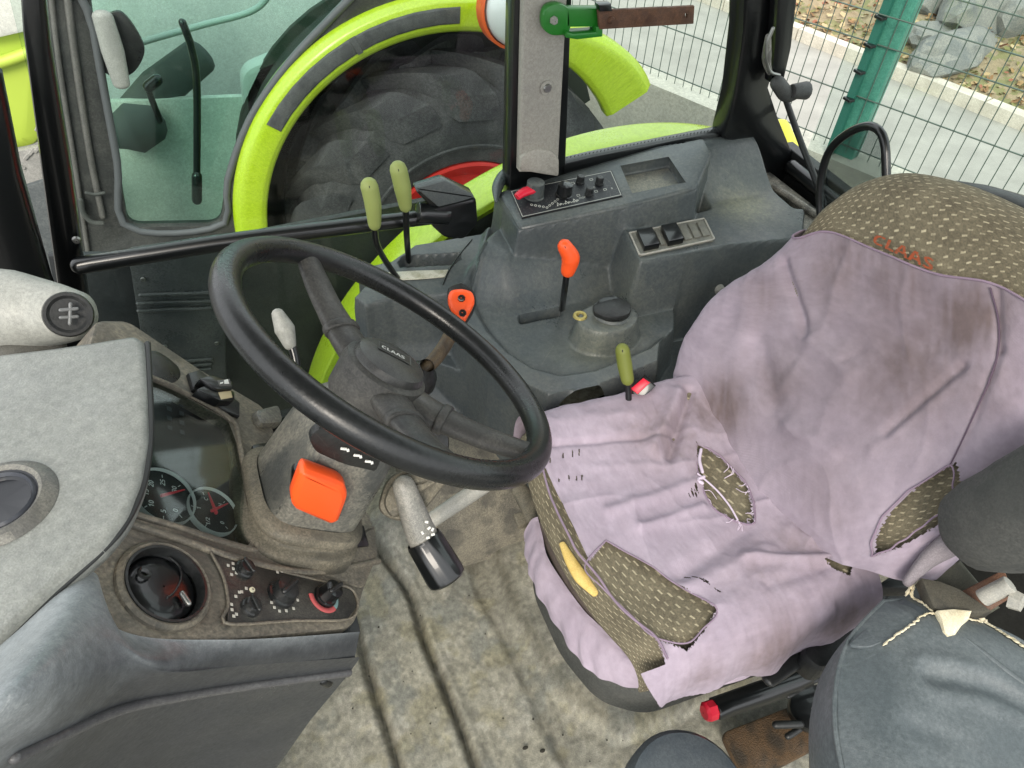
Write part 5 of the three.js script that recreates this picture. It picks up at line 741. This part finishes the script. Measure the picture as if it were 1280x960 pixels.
  part('lamp_dot', turned([[0.001, 0.002], [0.003, 0.0015], [0.0034, 0]], [-0.11, 0.727, -0.423], DASHN, 12), plain(0xe8e6c8, 0.4), pan);
  // rocker switches and oval outlet at the far end
  part('oval_outlet', slab([[-0.198, 0.821, -0.727], [-0.179, 0.8, -0.748], [-0.161, 0.78, -0.737], [-0.158, 0.777, -0.718], [-0.167, 0.787, -0.698], [-0.183, 0.805, -0.691], [-0.2, 0.823, -0.694]], 0.006, { bevel: 0.002, smooth: true }), M.black, D);
  part('switch_frame', slab([[-0.149, 0.775, -0.724], [-0.138, 0.763, -0.74], [-0.1, 0.721, -0.707], [-0.102, 0.723, -0.681], [-0.115, 0.737, -0.681], [-0.145, 0.771, -0.698]], 0.008, { bevel: 0.002 }), M.black, D);
  for (const [a, b] of [[0, 0], [1, 1]]) {
    const rk = a ? [[-0.139, 0.782, -0.684], [-0.127, 0.768, -0.706], [-0.102, 0.74, -0.71], [-0.103, 0.742, -0.693], [-0.117, 0.758, -0.68]] : [[-0.135, 0.783, -0.701], [-0.124, 0.77, -0.718], [-0.102, 0.747, -0.723], [-0.103, 0.748, -0.707], [-0.119, 0.765, -0.694]];
    const o = part('rocker_switch', slab(rk, 0.014, { bevel: 0.002, r: 0.003 }), M.gloss, D), ic = a ? [[-0.119, 0.76, -0.694], [-0.106, 0.746, -0.707], [-0.105, 0.745, -0.695], [-0.117, 0.758, -0.682]] : [[-0.118, 0.765, -0.711], [-0.105, 0.751, -0.724], [-0.104, 0.75, -0.711], [-0.116, 0.763, -0.701]];
    part('icon', slab(ic, 0.002, { bevel: 0.0004 }), a ? plain(0xc8b890, 0.5) : worn([70, 70, 68], [120, 120, 116], 0.6, 153, 0.02), o);
    if (!a) { part('symbol', [slab([[-0.111, 0.758, -0.716], [-0.107, 0.754, -0.721], [-0.106, 0.753, -0.713], [-0.111, 0.758, -0.709]], 0.0008, { bevel: 0 }), slab([[-0.115, 0.763, -0.708], [-0.112, 0.759, -0.712], [-0.112, 0.76, -0.709], [-0.115, 0.763, -0.705]], 0.0008, { bevel: 0 })], M.white, o); }
  }
  part('cup_mount', slab([[-0.085, 0.71, -0.7], [-0.054, 0.676, -0.735], [-0.052, 0.674, -0.699], [-0.08, 0.705, -0.676]], 0.02, { bevel: 0.006, r: 0.012 }), M.column, D);
  part('end_block', slab([[-0.048, 0.66, -0.528], [0.037, 0.566, -0.57], [0.031, 0.573, -0.519], [0.002, 0.605, -0.457], [-0.011, 0.619, -0.459], [-0.065, 0.679, -0.468]], 0.05, { bevel: 0.006, r: 0.008 }), M.dash, D);
  part('end_notch', slab([[-0.006, 0.617, -0.533], [0.02, 0.588, -0.56], [0.021, 0.587, -0.526], [0.004, 0.606, -0.517]], 0.004, { bevel: 0.001, r: 0.003 }), M.gloss, D);
  // near side of the body, with the lower panel
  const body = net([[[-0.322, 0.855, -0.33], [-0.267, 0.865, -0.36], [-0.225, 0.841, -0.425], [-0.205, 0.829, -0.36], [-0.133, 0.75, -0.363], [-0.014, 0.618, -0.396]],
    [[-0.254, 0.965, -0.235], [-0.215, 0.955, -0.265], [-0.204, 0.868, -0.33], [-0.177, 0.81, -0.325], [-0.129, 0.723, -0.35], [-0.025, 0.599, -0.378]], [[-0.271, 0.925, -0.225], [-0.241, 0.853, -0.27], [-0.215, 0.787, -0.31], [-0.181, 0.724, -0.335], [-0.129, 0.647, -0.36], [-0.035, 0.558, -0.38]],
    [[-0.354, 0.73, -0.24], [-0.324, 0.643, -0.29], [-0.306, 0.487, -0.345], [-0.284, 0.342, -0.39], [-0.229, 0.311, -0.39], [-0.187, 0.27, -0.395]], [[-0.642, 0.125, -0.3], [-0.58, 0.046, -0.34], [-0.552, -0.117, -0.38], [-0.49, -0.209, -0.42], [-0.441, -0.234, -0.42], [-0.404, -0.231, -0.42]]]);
  const sheenFade = (p, u, v) => { const k = sstep(0.92, 0.36, v * 1.25 + 0.75 * u + 0.12 * (n3(p.x * 30, p.y * 30, 0, 6) - 0.5)); return [mix(0.115, 1, k), mix(0.115, 1, k), mix(0.12, 1, k)]; };  // pale sheen and its fade into shade, put into the vertex colours
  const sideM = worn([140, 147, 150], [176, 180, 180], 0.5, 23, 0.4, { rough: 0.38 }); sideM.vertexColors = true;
  const sd = part('side_panel', boxUV(surface(body, 80, 60, { tone: sheenFade })), sideM, D);
  part('panel_ridge', tube(Array.from({ length: 14 }, (_, i) => A(body(mix(0.14, 0.99, i / 13), 0.5).add(new THREE.Vector3(0, 0.001, 0.002)))), 0.0048, { n: 50, nr: 8 }), worn([70, 70, 72], [104, 104, 102], 0.5, 154, 0.2, { rough: 0.4 }), sd);
  part('panel_groove', tube([[-0.212, 0.838, -0.318], [-0.22, 0.793, -0.318], [-0.227, 0.747, -0.318]], 0.003, { n: 10, nr: 6 }), M.gloss, sd);
  part('clip', tube([[-0.068, 0.558, -0.38], [-0.064, 0.545, -0.38]], 0.006, { n: 4 }), M.gloss, sd);
  part('end_face', slab([[-0.016, 0.612, -0.399], [-0.037, 0.547, -0.384], [-0.185, 0.268, -0.395], add([-0.185, 0.268, -0.395], [0, 0, -0.12]), add([-0.037, 0.547, -0.384], [0, 0, -0.12]), add([-0.016, 0.612, -0.399], [0, 0, -0.12])], 0.02, { bevel: 0.001, towards: new THREE.Vector3(2, 1, -0.5) }), M.dashSide, D);
  part('inner_body', box([-0.36, 0.38, -0.6], [0.3, 0.7, 0.3], 0.02), M.black, D);
  // hood over the cluster, with the demister outlet
  const hood = [[-0.387, 0.87, -0.716], [-0.318, 0.87, -0.709], [-0.271, 0.87, -0.704], [-0.222, 0.87, -0.701], [-0.182, 0.87, -0.7], [-0.172, 0.87, -0.687], [-0.169, 0.87, -0.613], [-0.167, 0.87, -0.537], [-0.173, 0.87, -0.482], [-0.185, 0.87, -0.444], [-0.203, 0.87, -0.418], [-0.239, 0.87, -0.388], [-0.275, 0.87, -0.352], [-0.329, 0.87, -0.297]];
  const H = part('hood', slab(hood, 0.022, { bevel: 0.008, r: 0.012, crease: 1 }), M.hood, D);
  const oc = [-0.293, 0.87, -0.493];
  part('outlet_ring', turned([[0.034, 0.006], [0.038, 0.009], [0.043, 0.007], [0.049, 0.0005]], oc, [0, 1, 0], 48), worn([74, 74, 72], [128, 126, 116], 0.7, 155, 0.1, { rough: 0.5 }), H);
  part('outlet_bowl', turned([[0.001, 0.001], [0.026, 0.001], [0.03, 0.004], [0.034, 0.006], [0.038, 0.008]], oc, [0, 1, 0], 40), plain(0x12141a, 0.3), H);
  part('outlet_inner_ring', turned([[0.028, 0.004], [0.030, 0.0075], [0.0325, 0.005]], oc, [0, 1, 0], 40), plain(0x3a3d44, 0.35), H);
  part('lip', tube([[-0.171, 0.862, -0.688], [-0.169, 0.862, -0.621], [-0.168, 0.862, -0.544], [-0.174, 0.862, -0.487], [-0.187, 0.862, -0.448], [-0.206, 0.862, -0.421], [-0.242, 0.862, -0.389], [-0.279, 0.862, -0.353]], 0.0035, { n: 60, nr: 8 }), plain(0x2a2c2c, 0.5), H);
}
{ // pale duct with round outlet at the far left
  const d = thing('pale_duct', 'pale grey duct end with a small round black outlet at the left', 'air duct');
  part('housing', sweep([[-0.496, 0.803, -0.902], [-0.384, 0.806, -0.88], [-0.317, 0.807, -0.856], [-0.282, 0.813, -0.835]], [0.07, 0.062, 0.054, 0.036], { n: 24, nr: 24 }), M.duct, d);
  const n = V([0.25, 0.62, 0.75]).normalize(), oc = [-0.265, 0.846, -0.79];
  part('outlet', turned([[0.001, 0.002], [0.019, 0.003], [0.0225, 0.006], [0.026, 0.006], [0.0275, 0], [0.026, -0.012]], oc, A(n), 32), M.black, d);
  part('slat', [tube([[-0.268, 0.859, -0.783], [-0.252, 0.855, -0.786]], 0.0022, { n: 4 }), tube([[-0.27, 0.852, -0.778], [-0.254, 0.848, -0.78]], 0.0022, { n: 4 }), tube([[-0.257, 0.861, -0.789], [-0.263, 0.844, -0.774]], 0.0022, { n: 4 })], plain(0x6c6e6e, 0.4), d);
  single('cable_bundle', sweep([[-0.407, 0.777, -0.822], [-0.353, 0.775, -0.818], [-0.31, 0.77, -0.832]], [0.02, 0.02, 0.012], { n: 10 }), worn([70, 70, 66], [110, 108, 100], 0.6, 156, 0.06), 'grey cable sleeve lying under the pale duct', 'cable');
}

// ================================================================ SIDE CONSOLE
{
  const C = thing('side_console', 'dusty slate grey control console along the right window', 'console');
  const low = [[0.2, -1.3], [0.24, -1.08], [0.36, -0.96], [0.44, -0.862], [1.19, -0.875], [1.19, -1.3]];
  const slope = [[0.145, -1.3], [0.155, -1.14], [0.22, -1.04], [0.34, -0.99], [0.46, -0.93], [0.46, -1.3]];
  const wing = XZ([[0.111, 0.5, -1.16], [0.19, 0.5, -1.242], [0.298, 0.5, -1.32], [0.392, 0.5, -1.35], [0.445, 0.5, -1.304], [0.375, 0.5, -1.203], [0.326, 0.5, -1.124], [0.265, 0.5, -1.125], [0.185, 0.5, -1.144], [0.126, 0.5, -1.129]]);
  const rim = XZ([[0.451, 0.478, -1.343], [0.374, 0.478, -1.234], [0.323, 0.478, -1.154], [0.309, 0.478, -1.097], [0.317, 0.478, -1.016], [0.328, 0.478, -0.93], [0.356, 0.478, -0.858], [0.398, 0.478, -0.805], [0.484, 0.478, -0.798], [0.637, 0.478, -0.825], [0.67, 0.478, -0.881], [0.725, 0.478, -0.929], [0.858, 0.478, -1.192], [0.854, 0.478, -1.331], [0.517, 0.478, -1.338]]);
  const basin = XZ([[0.625, 0.47, -1.299], [0.493, 0.47, -1.269], [0.427, 0.47, -1.224], [0.378, 0.47, -1.171], [0.347, 0.47, -1.123], [0.341, 0.47, -1.07], [0.345, 0.47, -1.007], [0.362, 0.47, -0.938], [0.393, 0.47, -0.881], [0.439, 0.47, -0.844], [0.511, 0.47, -0.836], [0.64, 0.47, -0.862], [0.735, 0.47, -0.909], [0.861, 0.47, -1.136]]);
  const deckTop = XZ([[0.462, 0.606, -1.315], [0.493, 0.611, -1.362], [0.529, 0.617, -1.379], [0.57, 0.623, -1.386], [0.644, 0.635, -1.358], [0.811, 0.662, -1.315], [0.948, 0.684, -1.273], [0.933, 0.681, -1.212], [0.843, 0.667, -1.112], [0.785, 0.658, -1.114], [0.689, 0.642, -1.122], [0.58, 0.625, -1.138], [0.461, 0.606, -1.156], [0.464, 0.606, -1.226]]);
  const shoulder = XZ([[0.407, 0.55, -1.212], [0.446, 0.55, -1.298], [0.674, 0.55, -1.437], [1.229, 0.55, -1.438], [1.107, 0.55, -1.183], [0.96, 0.55, -1.195], [0.753, 0.55, -1.198], [0.566, 0.55, -1.172], [0.498, 0.55, -1.17], [0.442, 0.55, -1.165]]);
  const tray = XZ([[0.734, 0.649, -1.268], [0.85, 0.668, -1.246], [0.833, 0.665, -1.131], [0.708, 0.645, -1.151]]), block = XZ([[0.684, 0.588, -1.111], [0.915, 0.588, -1.13], [1.112, 0.588, -1.074], [1.062, 0.588, -1.003], [1.021, 0.588, -0.98], [0.853, 0.588, -1.001], [0.666, 0.588, -0.998]]);
  const slot = XZ([[0.43, 0.475, -1.053], [0.529, 0.475, -1.051], [0.52, 0.475, -1.026], [0.424, 0.475, -1.026]]), slot2 = XZ([[0.222, 0.5, -1.253], [0.239, 0.5, -1.273], [0.36, 0.5, -1.25], [0.357, 0.5, -1.226], [0.334, 0.5, -1.212], [0.223, 0.5, -1.235]]);
  const pc = [0.577, 0.515, -0.938];
  const fall = (y, poly, h, w, x, z) => mix(y, h, sstep(-w, 0, polySd(x, z, poly)));
  const deckY = (x, z) => 0.612 + 0.16 * (x - 0.5);
  const hgt = (x, z) => {
    let y = 0.06;
    y = Math.max(y, fall(y, low, 0.36, 0.02, x, z));
    y = Math.max(y, fall(y, slope, 0.24 + 0.23 * sstep(-1.0, -1.18, z - (x - 0.25) * 0.25), 0.03, x, z));
    y = Math.max(y, fall(y, wing, 0.5, 0.022, x, z));
    y = Math.max(y, fall(y, rim, 0.48, 0.02, x, z));
    const b = polySd(x, z, basin); if (b > 0) y = mix(y, 0.462, sstep(0, 0.012, b));
    const sh = mix(y, 0.55, sstep(-0.12, 0, polySd(x, z, shoulder)) * (b > 0 ? 1 : sstep(-0.03, 0, b) * 0.6 + 0.4 * sstep(-0.02, 0, polySd(x, z, shoulder)))); y = Math.max(y, sh);
    y = Math.max(y, fall(y, block, 0.59, 0.022, x, z));
    const pd = Math.hypot((x - pc[0]) / 1.35, z - pc[2]) - 0.045; y = Math.max(y, mix(y, 0.515, sstep(0.012, 0, pd)));
    y = Math.max(y, fall(y, deckTop, deckY(x, z) - 0.006, 0.010, x, z));
    if (x > 0.78) y = Math.max(y, mix(y, 0.59 + 0.075 * sstep(-1.15, -1.29, z), sstep(0.86, 0.92, x) * sstep(1.15, 1.09, x) * sstep(-1.02, -1.06, z)));
    const t = polySd(x, z, tray); if (t > -0.004) y = Math.min(y, deckY(x, z) - 0.045);
    for (const s of [slot, slot2]) { const k = polySd(x, z, s); if (k > 0) y -= 0.03 * sstep(0, 0.005, k); }
    return y + 0.002 * (fbm(x * 4 + 2, z * 4 + 4, 8, 3, 161) - 0.5);
  };
  const dusty = (p) => { const k = clamp(1.1 * Math.exp(-(((p.x - 0.99) / 0.07) ** 2) - ((p.z + 1.12) / 0.06) ** 2) + 0.45 * Math.exp(-(((p.x - 0.53) / 0.09) ** 2) - ((p.z + 0.9) / 0.06) ** 2) + 0.3 * Math.exp(-(((p.x - 0.62) / 0.05) ** 2) - ((p.z + 1.02) / 0.05) ** 2)) * (0.5 + n3(p.x * 30, p.z * 30 + 60, 0, 4)); return [mix(0.44, 1, k), mix(0.45, 0.94, k), mix(0.46, 0.72, k)]; };
  const cm = M.consoleBody.clone(); cm.vertexColors = true;
  const g = surface((u, v) => { const x = mix(0.08, 1.19, u), z = mix(-1.305, -0.80, v); return new THREE.Vector3(x, hgt(x, z), z); }, 280, 140, { flip: true, tone: dusty, keep: (u, v, p) => p.y > 0.075 });
  part('body', boxUV(g), cm, C);
  const on = (p, d = 0) => [p[0], hgt(p[0], p[2]) + d, p[2]];
  const deckQ = [...deckTop].map(([x, z]) => [x, deckY(x, z), Math.max(z, -1.29)]), trayQ = tray.map(([x, z]) => [x, deckY(x, z), z]);
  const dk = part('deck', slab(deckQ, 0.03, { bevel: 0.005, r: 0.014, holes: [trayQ], holeR: 0.006, towards: new THREE.Vector3(0.5, 9, 0), crease: 1 }), M.console, C);
  part('tray_floor', slab(trayQ.map((p) => [p[0], p[1] - 0.03, p[2]]), 0.008, { bevel: 0, towards: new THREE.Vector3(0.5, 9, 0) }), worn([84, 90, 92], [140, 138, 124], 0.9, 165, 0.2, { rough: 0.5 }), dk);
  part('panel_line', tube([[0.402, 0.5, -1.29], [0.36, 0.5, -1.244], [0.322, 0.5, -1.194], [0.295, 0.5, -1.15]].map((p) => on(p, 0.001)), 0.0016, { n: 30, nr: 6 }), M.gloss, C);
  part('lower_seam', tube([[0.422, 0.41, -0.829], [0.506, 0.41, -0.825], [0.659, 0.41, -0.848]], 0.002, { n: 20, nr: 6 }), M.gloss, C);
  for (const p of [[0.409, 0.42, -0.855], [0.576, 0.42, -0.858]]) part('screw', turned([[0.003, 0.001], [0.004, 0.004], [0.008, 0.003], [0.009, 0]], p, [0, 0.25, 1], 16), M.paleMetal, C);
  part('wing_sticker', slab([[0.196, 0.503, -1.221], [0.252, 0.503, -1.21], [0.319, 0.503, -1.194], [0.305, 0.503, -1.172], [0.245, 0.503, -1.181], [0.18, 0.503, -1.197]], 0.002, { bevel: 0.0003 }), worn([150, 148, 126], [206, 204, 190], 0.9, 162, 0.05), C, 'worn pale sticker');
  // knob panel on the deck
  const kq = [[0.488, 0.61, -1.287], [0.711, 0.646, -1.252], [0.691, 0.643, -1.153], [0.477, 0.608, -1.181]];
  const kt = sheetCanvas(512, 160, (c, w, h) => { c.fillStyle = '#24262a'; c.fillRect(0, 0, w, h); c.strokeStyle = '#b9bab0'; c.lineWidth = 3; c.strokeRect(6, 6, w - 12, h - 12); c.fillStyle = '#c9cabf'; c.strokeStyle = '#c9cabf'; for (let i = 0; i < 9; i++) { c.beginPath(); c.arc(120 + i * 16 - 50, 110 - Math.abs(4 - i) * 8 + 24, 5, 0, 7); c.stroke(); } for (let i = 0; i < 8; i++) { c.beginPath(); c.moveTo(190 + i * 14, 120 + (i % 3) * 8); c.lineTo(198 + i * 14, 132); c.lineTo(186 + i * 14, 138); c.closePath(); c.stroke(); } c.lineWidth = 2; for (let i = 0; i < 10; i++) { c.strokeRect(250 + (i % 5) * 46, 26 + (i > 4 ? 74 : 0), 14, 10); } c.font = '15px sans-serif'; c.fillText('STOP', 300, 128); c.fillText('AUTO', 360, 84); c.fillText('I', 440, 60); c.fillText('0', 472, 112); for (let i = 0; i < 400; i++) { c.fillStyle = 'rgba(150,146,128,0.25)'; c.fillRect(hash(i, 1, 5) * w, hash(i, 2, 5) * h, 5, 4); } });
  const kp = part('knob_panel', slab(kq.map((p) => [p[0], deckY(p[0]) + 0.002, p[2]]), 0.006, { bevel: 0.001 }), M.gloss, C);
  { const [pg, pm] = printed(kq.map((p) => [p[0], deckY(p[0]) + 0.0035, p[2]]), kt); part('panel_print', pg, pm, kp); }
  const up = [0.05, 1, 0.02];
  const kb = (p, r, h, nme, m = M.gloss) => part(nme, turned([[r * 1.15, 0], [r * 1.15, 0.003], [r, 0.004], [r * 0.92, h], [r * 0.78, h + 0.0015], [0.001, h + 0.0015]], p, up, 24), m, kp);
  kb([0.527, 0.62, -1.241], 0.0205, 0.034, 'knob', M.console); kb([0.584, 0.629, -1.213], 0.0165, 0.026, 'knob'); for (const p of [[0.632, 0.637, -1.24], [0.631, 0.637, -1.19], [0.665, 0.643, -1.215]]) kb(p, 0.0085, 0.015, 'small_knob', M.black);
  part('red_selector', sweep([[0.523, 0.642, -1.234], [0.5, 0.638, -1.234], [0.482, 0.633, -1.228]], [0.012, 0.012, 0.009], { n: 6, squash: 0.7, up: [0, 1, 0], flat: true }), M.red, kp, 'red pointer of the large knob');
  part('deck_lip', tube([[0.448, 0.608, -1.262], [0.468, 0.611, -1.312], [0.498, 0.616, -1.349], [0.534, 0.622, -1.361], [0.577, 0.628, -1.351], [0.622, 0.636, -1.329]], [0.004, 0.012, 0.014, 0.014, 0.014, 0.010], { n: 30, nr: 10 }), M.console, C);
  // rocker panel
  const rp = [[0.686, 0.595, -1.09], [0.868, 0.595, -1.095], [0.848, 0.595, -1.019], [0.67, 0.595, -1.012]];
  const rpan = part('rocker_panel', slab(rp, 0.008, { bevel: 0.0015, r: 0.003 }), worn([84, 86, 82], [128, 126, 114], 0.8, 163, 0.05), C);
  const cell = (s0, s1, t0, t1, y) => [[s0, t0], [s1, t0], [s1, t1], [s0, t1]].map(([s, t]) => { const a = rp[0].map((q, k) => mix(q, rp[1][k], s)), b = rp[3].map((q, k) => mix(q, rp[2][k], s)); const p = a.map((q, k) => mix(q, b[k], t)); return [p[0], y, p[2]]; });
  [[0.06, 0.26, 1], [0.30, 0.36, 0], [0.38, 0.58, 1], [0.62, 0.72, 0], [0.75, 0.84, 0], [0.87, 0.96, 0]].forEach(([a, b, k]) => part(k ? 'rocker' : 'blank', slab(cell(a, b, 0.15, k ? 0.9 : 0.82, k ? 0.609 : 0.599), k ? 0.014 : 0.004, { bevel: k ? 0.002 : 0.001 }), k ? M.gloss : worn([96, 97, 92], [120, 118, 106], 0.7, 164, 0.03), rpan));
  part('panel_rim', tube([...rp, rp[0]], 0.0022, { n: 60, nr: 6, tension: 0 }), M.paleMetal, rpan);
  // socket cap and lighter on the pedestal
  const cap = part('socket_cap', turned([[0.032, 0], [0.034, 0.004], [0.032, 0.008], [0.025, 0.01], [0.001, 0.011]], on([0.593, 0.515, -0.954], 0), [-0.1, 1, 0.15], 32), M.gloss, C);
  part('cap_tab', slab([[0.555, 0.533, -0.964], [0.61, 0.533, -0.969], [0.626, 0.533, -0.943], [0.609, 0.533, -0.917], [0.572, 0.533, -0.918], [0.547, 0.533, -0.94]], 0.012, { bevel: 0.004, smooth: true }), M.black, cap);
  part('socket_rim', turned([[0.03, 0.001], [0.037, 0.004], [0.041, 0]], on([0.591, 0.515, -0.95]), [0, 1, 0], 32), M.console, cap);
  part('lighter_socket', turned([[0.006, -0.004], [0.008, 0.003], [0.013, 0.003], [0.0145, 0]], on([0.524, 0.515, -0.957]), [0, 1, 0], 24), plain(0xa89a5c, 0.4, { metalness: 0.5 }), C, 'small brass ringed socket');
  part('rubber_mount', turned([[0.001, 0.012], [0.008, 0.01], [0.012, 0]], [0.859, 0.497, -0.97], [0, 0.3, 1], 16), M.paleMetal, C);
}
// ================================================================ LEVERS ON THE CONSOLE
function lever(name, label, rod, rr, grip, gr, m, group) { const l = thing(name, label, 'lever', group); part('rod', tube(rod, rr, { n: 16, nr: 8 }), M.gloss, l); const gp = part('grip', sweep(grip, gr, { n: 16, nr: 14 }), m, l); part('grip_seam', tube(grip.map((p, i) => { const c = V(p), d = CAM.clone().sub(c).normalize(); return A(c.addScaledVector(d, gr[i] * 0.97)); }), 0.0009, { n: 12, nr: 5 }), M.gloss, gp); return l; }
lever('spool_lever', 'cranked black lever with a pale olive grip nearest the steering wheel', [[0.214, 0.49, -1.199], [0.188, 0.551, -1.19], [0.17, 0.613, -1.17], [0.169, 0.651, -1.17]], 0.0062, [[0.17, 0.658, -1.17], [0.171, 0.702, -1.17], [0.169, 0.736, -1.175]], [0.0125, 0.0155, 0.0165], M.olive);
lever('spool_lever', 'straight black lever with a pale olive grip in the console slot', [[0.252, 0.47, -1.281], [0.24, 0.576, -1.22], [0.238, 0.66, -1.2]], 0.0065, [[0.238, 0.668, -1.2], [0.235, 0.71, -1.2], [0.231, 0.745, -1.205]], [0.0125, 0.0165, 0.0165], M.olive);
{ const l = lever('range_lever', 'black lever with an orange grip standing in the console slot', [[0.531, 0.45, -1.054], [0.497, 0.566, -0.985], [0.495, 0.62, -0.98]], 0.0068, [[0.497, 0.616, -0.98], [0.499, 0.645, -0.98], [0.487, 0.669, -0.985]], [0.014, 0.0175, 0.014], M.orange);
  const k = lever('slow_lever', 'short olive gripped lever beside the seat cushion', [[0.517, 0.512, -0.722], [0.517, 0.534, -0.732], [0.515, 0.555, -0.741]], 0.006, [[0.515, 0.551, -0.737], [0.512, 0.576, -0.751], [0.509, 0.6, -0.762]], [0.0115, 0.013, 0.0125], M.oliveDark); }
{ const l = thing('gear_lever', 'curved gear lever with an orange two button head behind the wheel rim', 'lever');
  part('rod', tube([[0.159, 0.632, -0.779], [0.188, 0.64, -0.796], [0.216, 0.647, -0.824], [0.243, 0.662, -0.858]], 0.0115, { n: 16 }), worn([56, 46, 34], [96, 80, 58], 0.9, 171, 0.05), l);
  part('boot', turned([[0.03, 0], [0.026, 0.02], [0.018, 0.03], [0.012, 0.045]], [0.154, 0.609, -0.786], [0.25, 0.7, 0.2], 24), M.black, l);
  const hc = [[0.26, 0.707, -0.891], [0.275, 0.7, -0.874], [0.274, 0.687, -0.856], [0.258, 0.672, -0.841], [0.245, 0.664, -0.838], [0.233, 0.676, -0.852], [0.231, 0.689, -0.871], [0.237, 0.704, -0.888]];
  part('head', slab(hc, 0.035, { bevel: 0.008, smooth: true }), M.black, l);
  const oc = [[0.253, 0.712, -0.868], [0.267, 0.71, -0.859], [0.268, 0.7, -0.845], [0.254, 0.686, -0.832], [0.243, 0.68, -0.826], [0.231, 0.688, -0.84], [0.227, 0.7, -0.857], [0.235, 0.711, -0.869]];
  const f = part('orange_face', slab(oc, 0.02, { bevel: 0.006, smooth: true, crease: 1 }), M.orange, l, 'orange button face');
  for (const p of [[0.247, 0.708, -0.848], [0.243, 0.694, -0.829]]) part('button', turned([[0.001, 0.004], [0.0055, 0.003], [0.0065, 0]], p, [-0.3, 0.75, 0.6], 8), M.gloss, f);
}
{ const b = thing('belt_buckle', 'red seat belt buckle between the console and the seat', 'buckle');
  part('button', slab([[0.524, 0.526, -0.735], [0.548, 0.544, -0.738], [0.557, 0.54, -0.727], [0.533, 0.522, -0.722]], 0.012, { bevel: 0.003 }), M.red, b);
  part('housing', slab([[0.523, 0.517, -0.741], [0.556, 0.542, -0.747], [0.569, 0.531, -0.724], [0.538, 0.507, -0.717]], 0.02, { bevel: 0.003 }), M.gloss, b);
}
{ // carpeted hump in front of the console, seen through the wheel
  const h = (u, v) => { const a = mix(-0.1, Math.PI * 1.05, u); return new THREE.Vector3(mix(0.14, 0.40, v) , 0.015 + 0.27 * Math.max(0, Math.sin(a)) ** 0.7 * (1 - 0.25 * v), -0.94 + 0.17 * Math.cos(a)); };
  const t = single('gearbox_hump', [boxUV(surface(h, 40, 24)), slab(Array.from({ length: 25 }, (_, i) => A(h(i / 24, 0))), 0.01, { bevel: 0.002, towards: new THREE.Vector3(-3, 0.2, -0.9) }), slab(Array.from({ length: 25 }, (_, i) => A(h(i / 24, 1))), 0.01, { bevel: 0.002, towards: new THREE.Vector3(3, 0.2, -0.9) })], worn([84, 82, 76], [142, 136, 120], 0.9, 172, 0.14, { rough: 0.85 }), 'rounded grey speckled gearbox hump on the floor below the wheel', 'hump');
}
scene.traverse((o) => { if (o.isMesh) { o.castShadow = true; o.receiveShadow = true; } });
renderer.render(scene, camera);
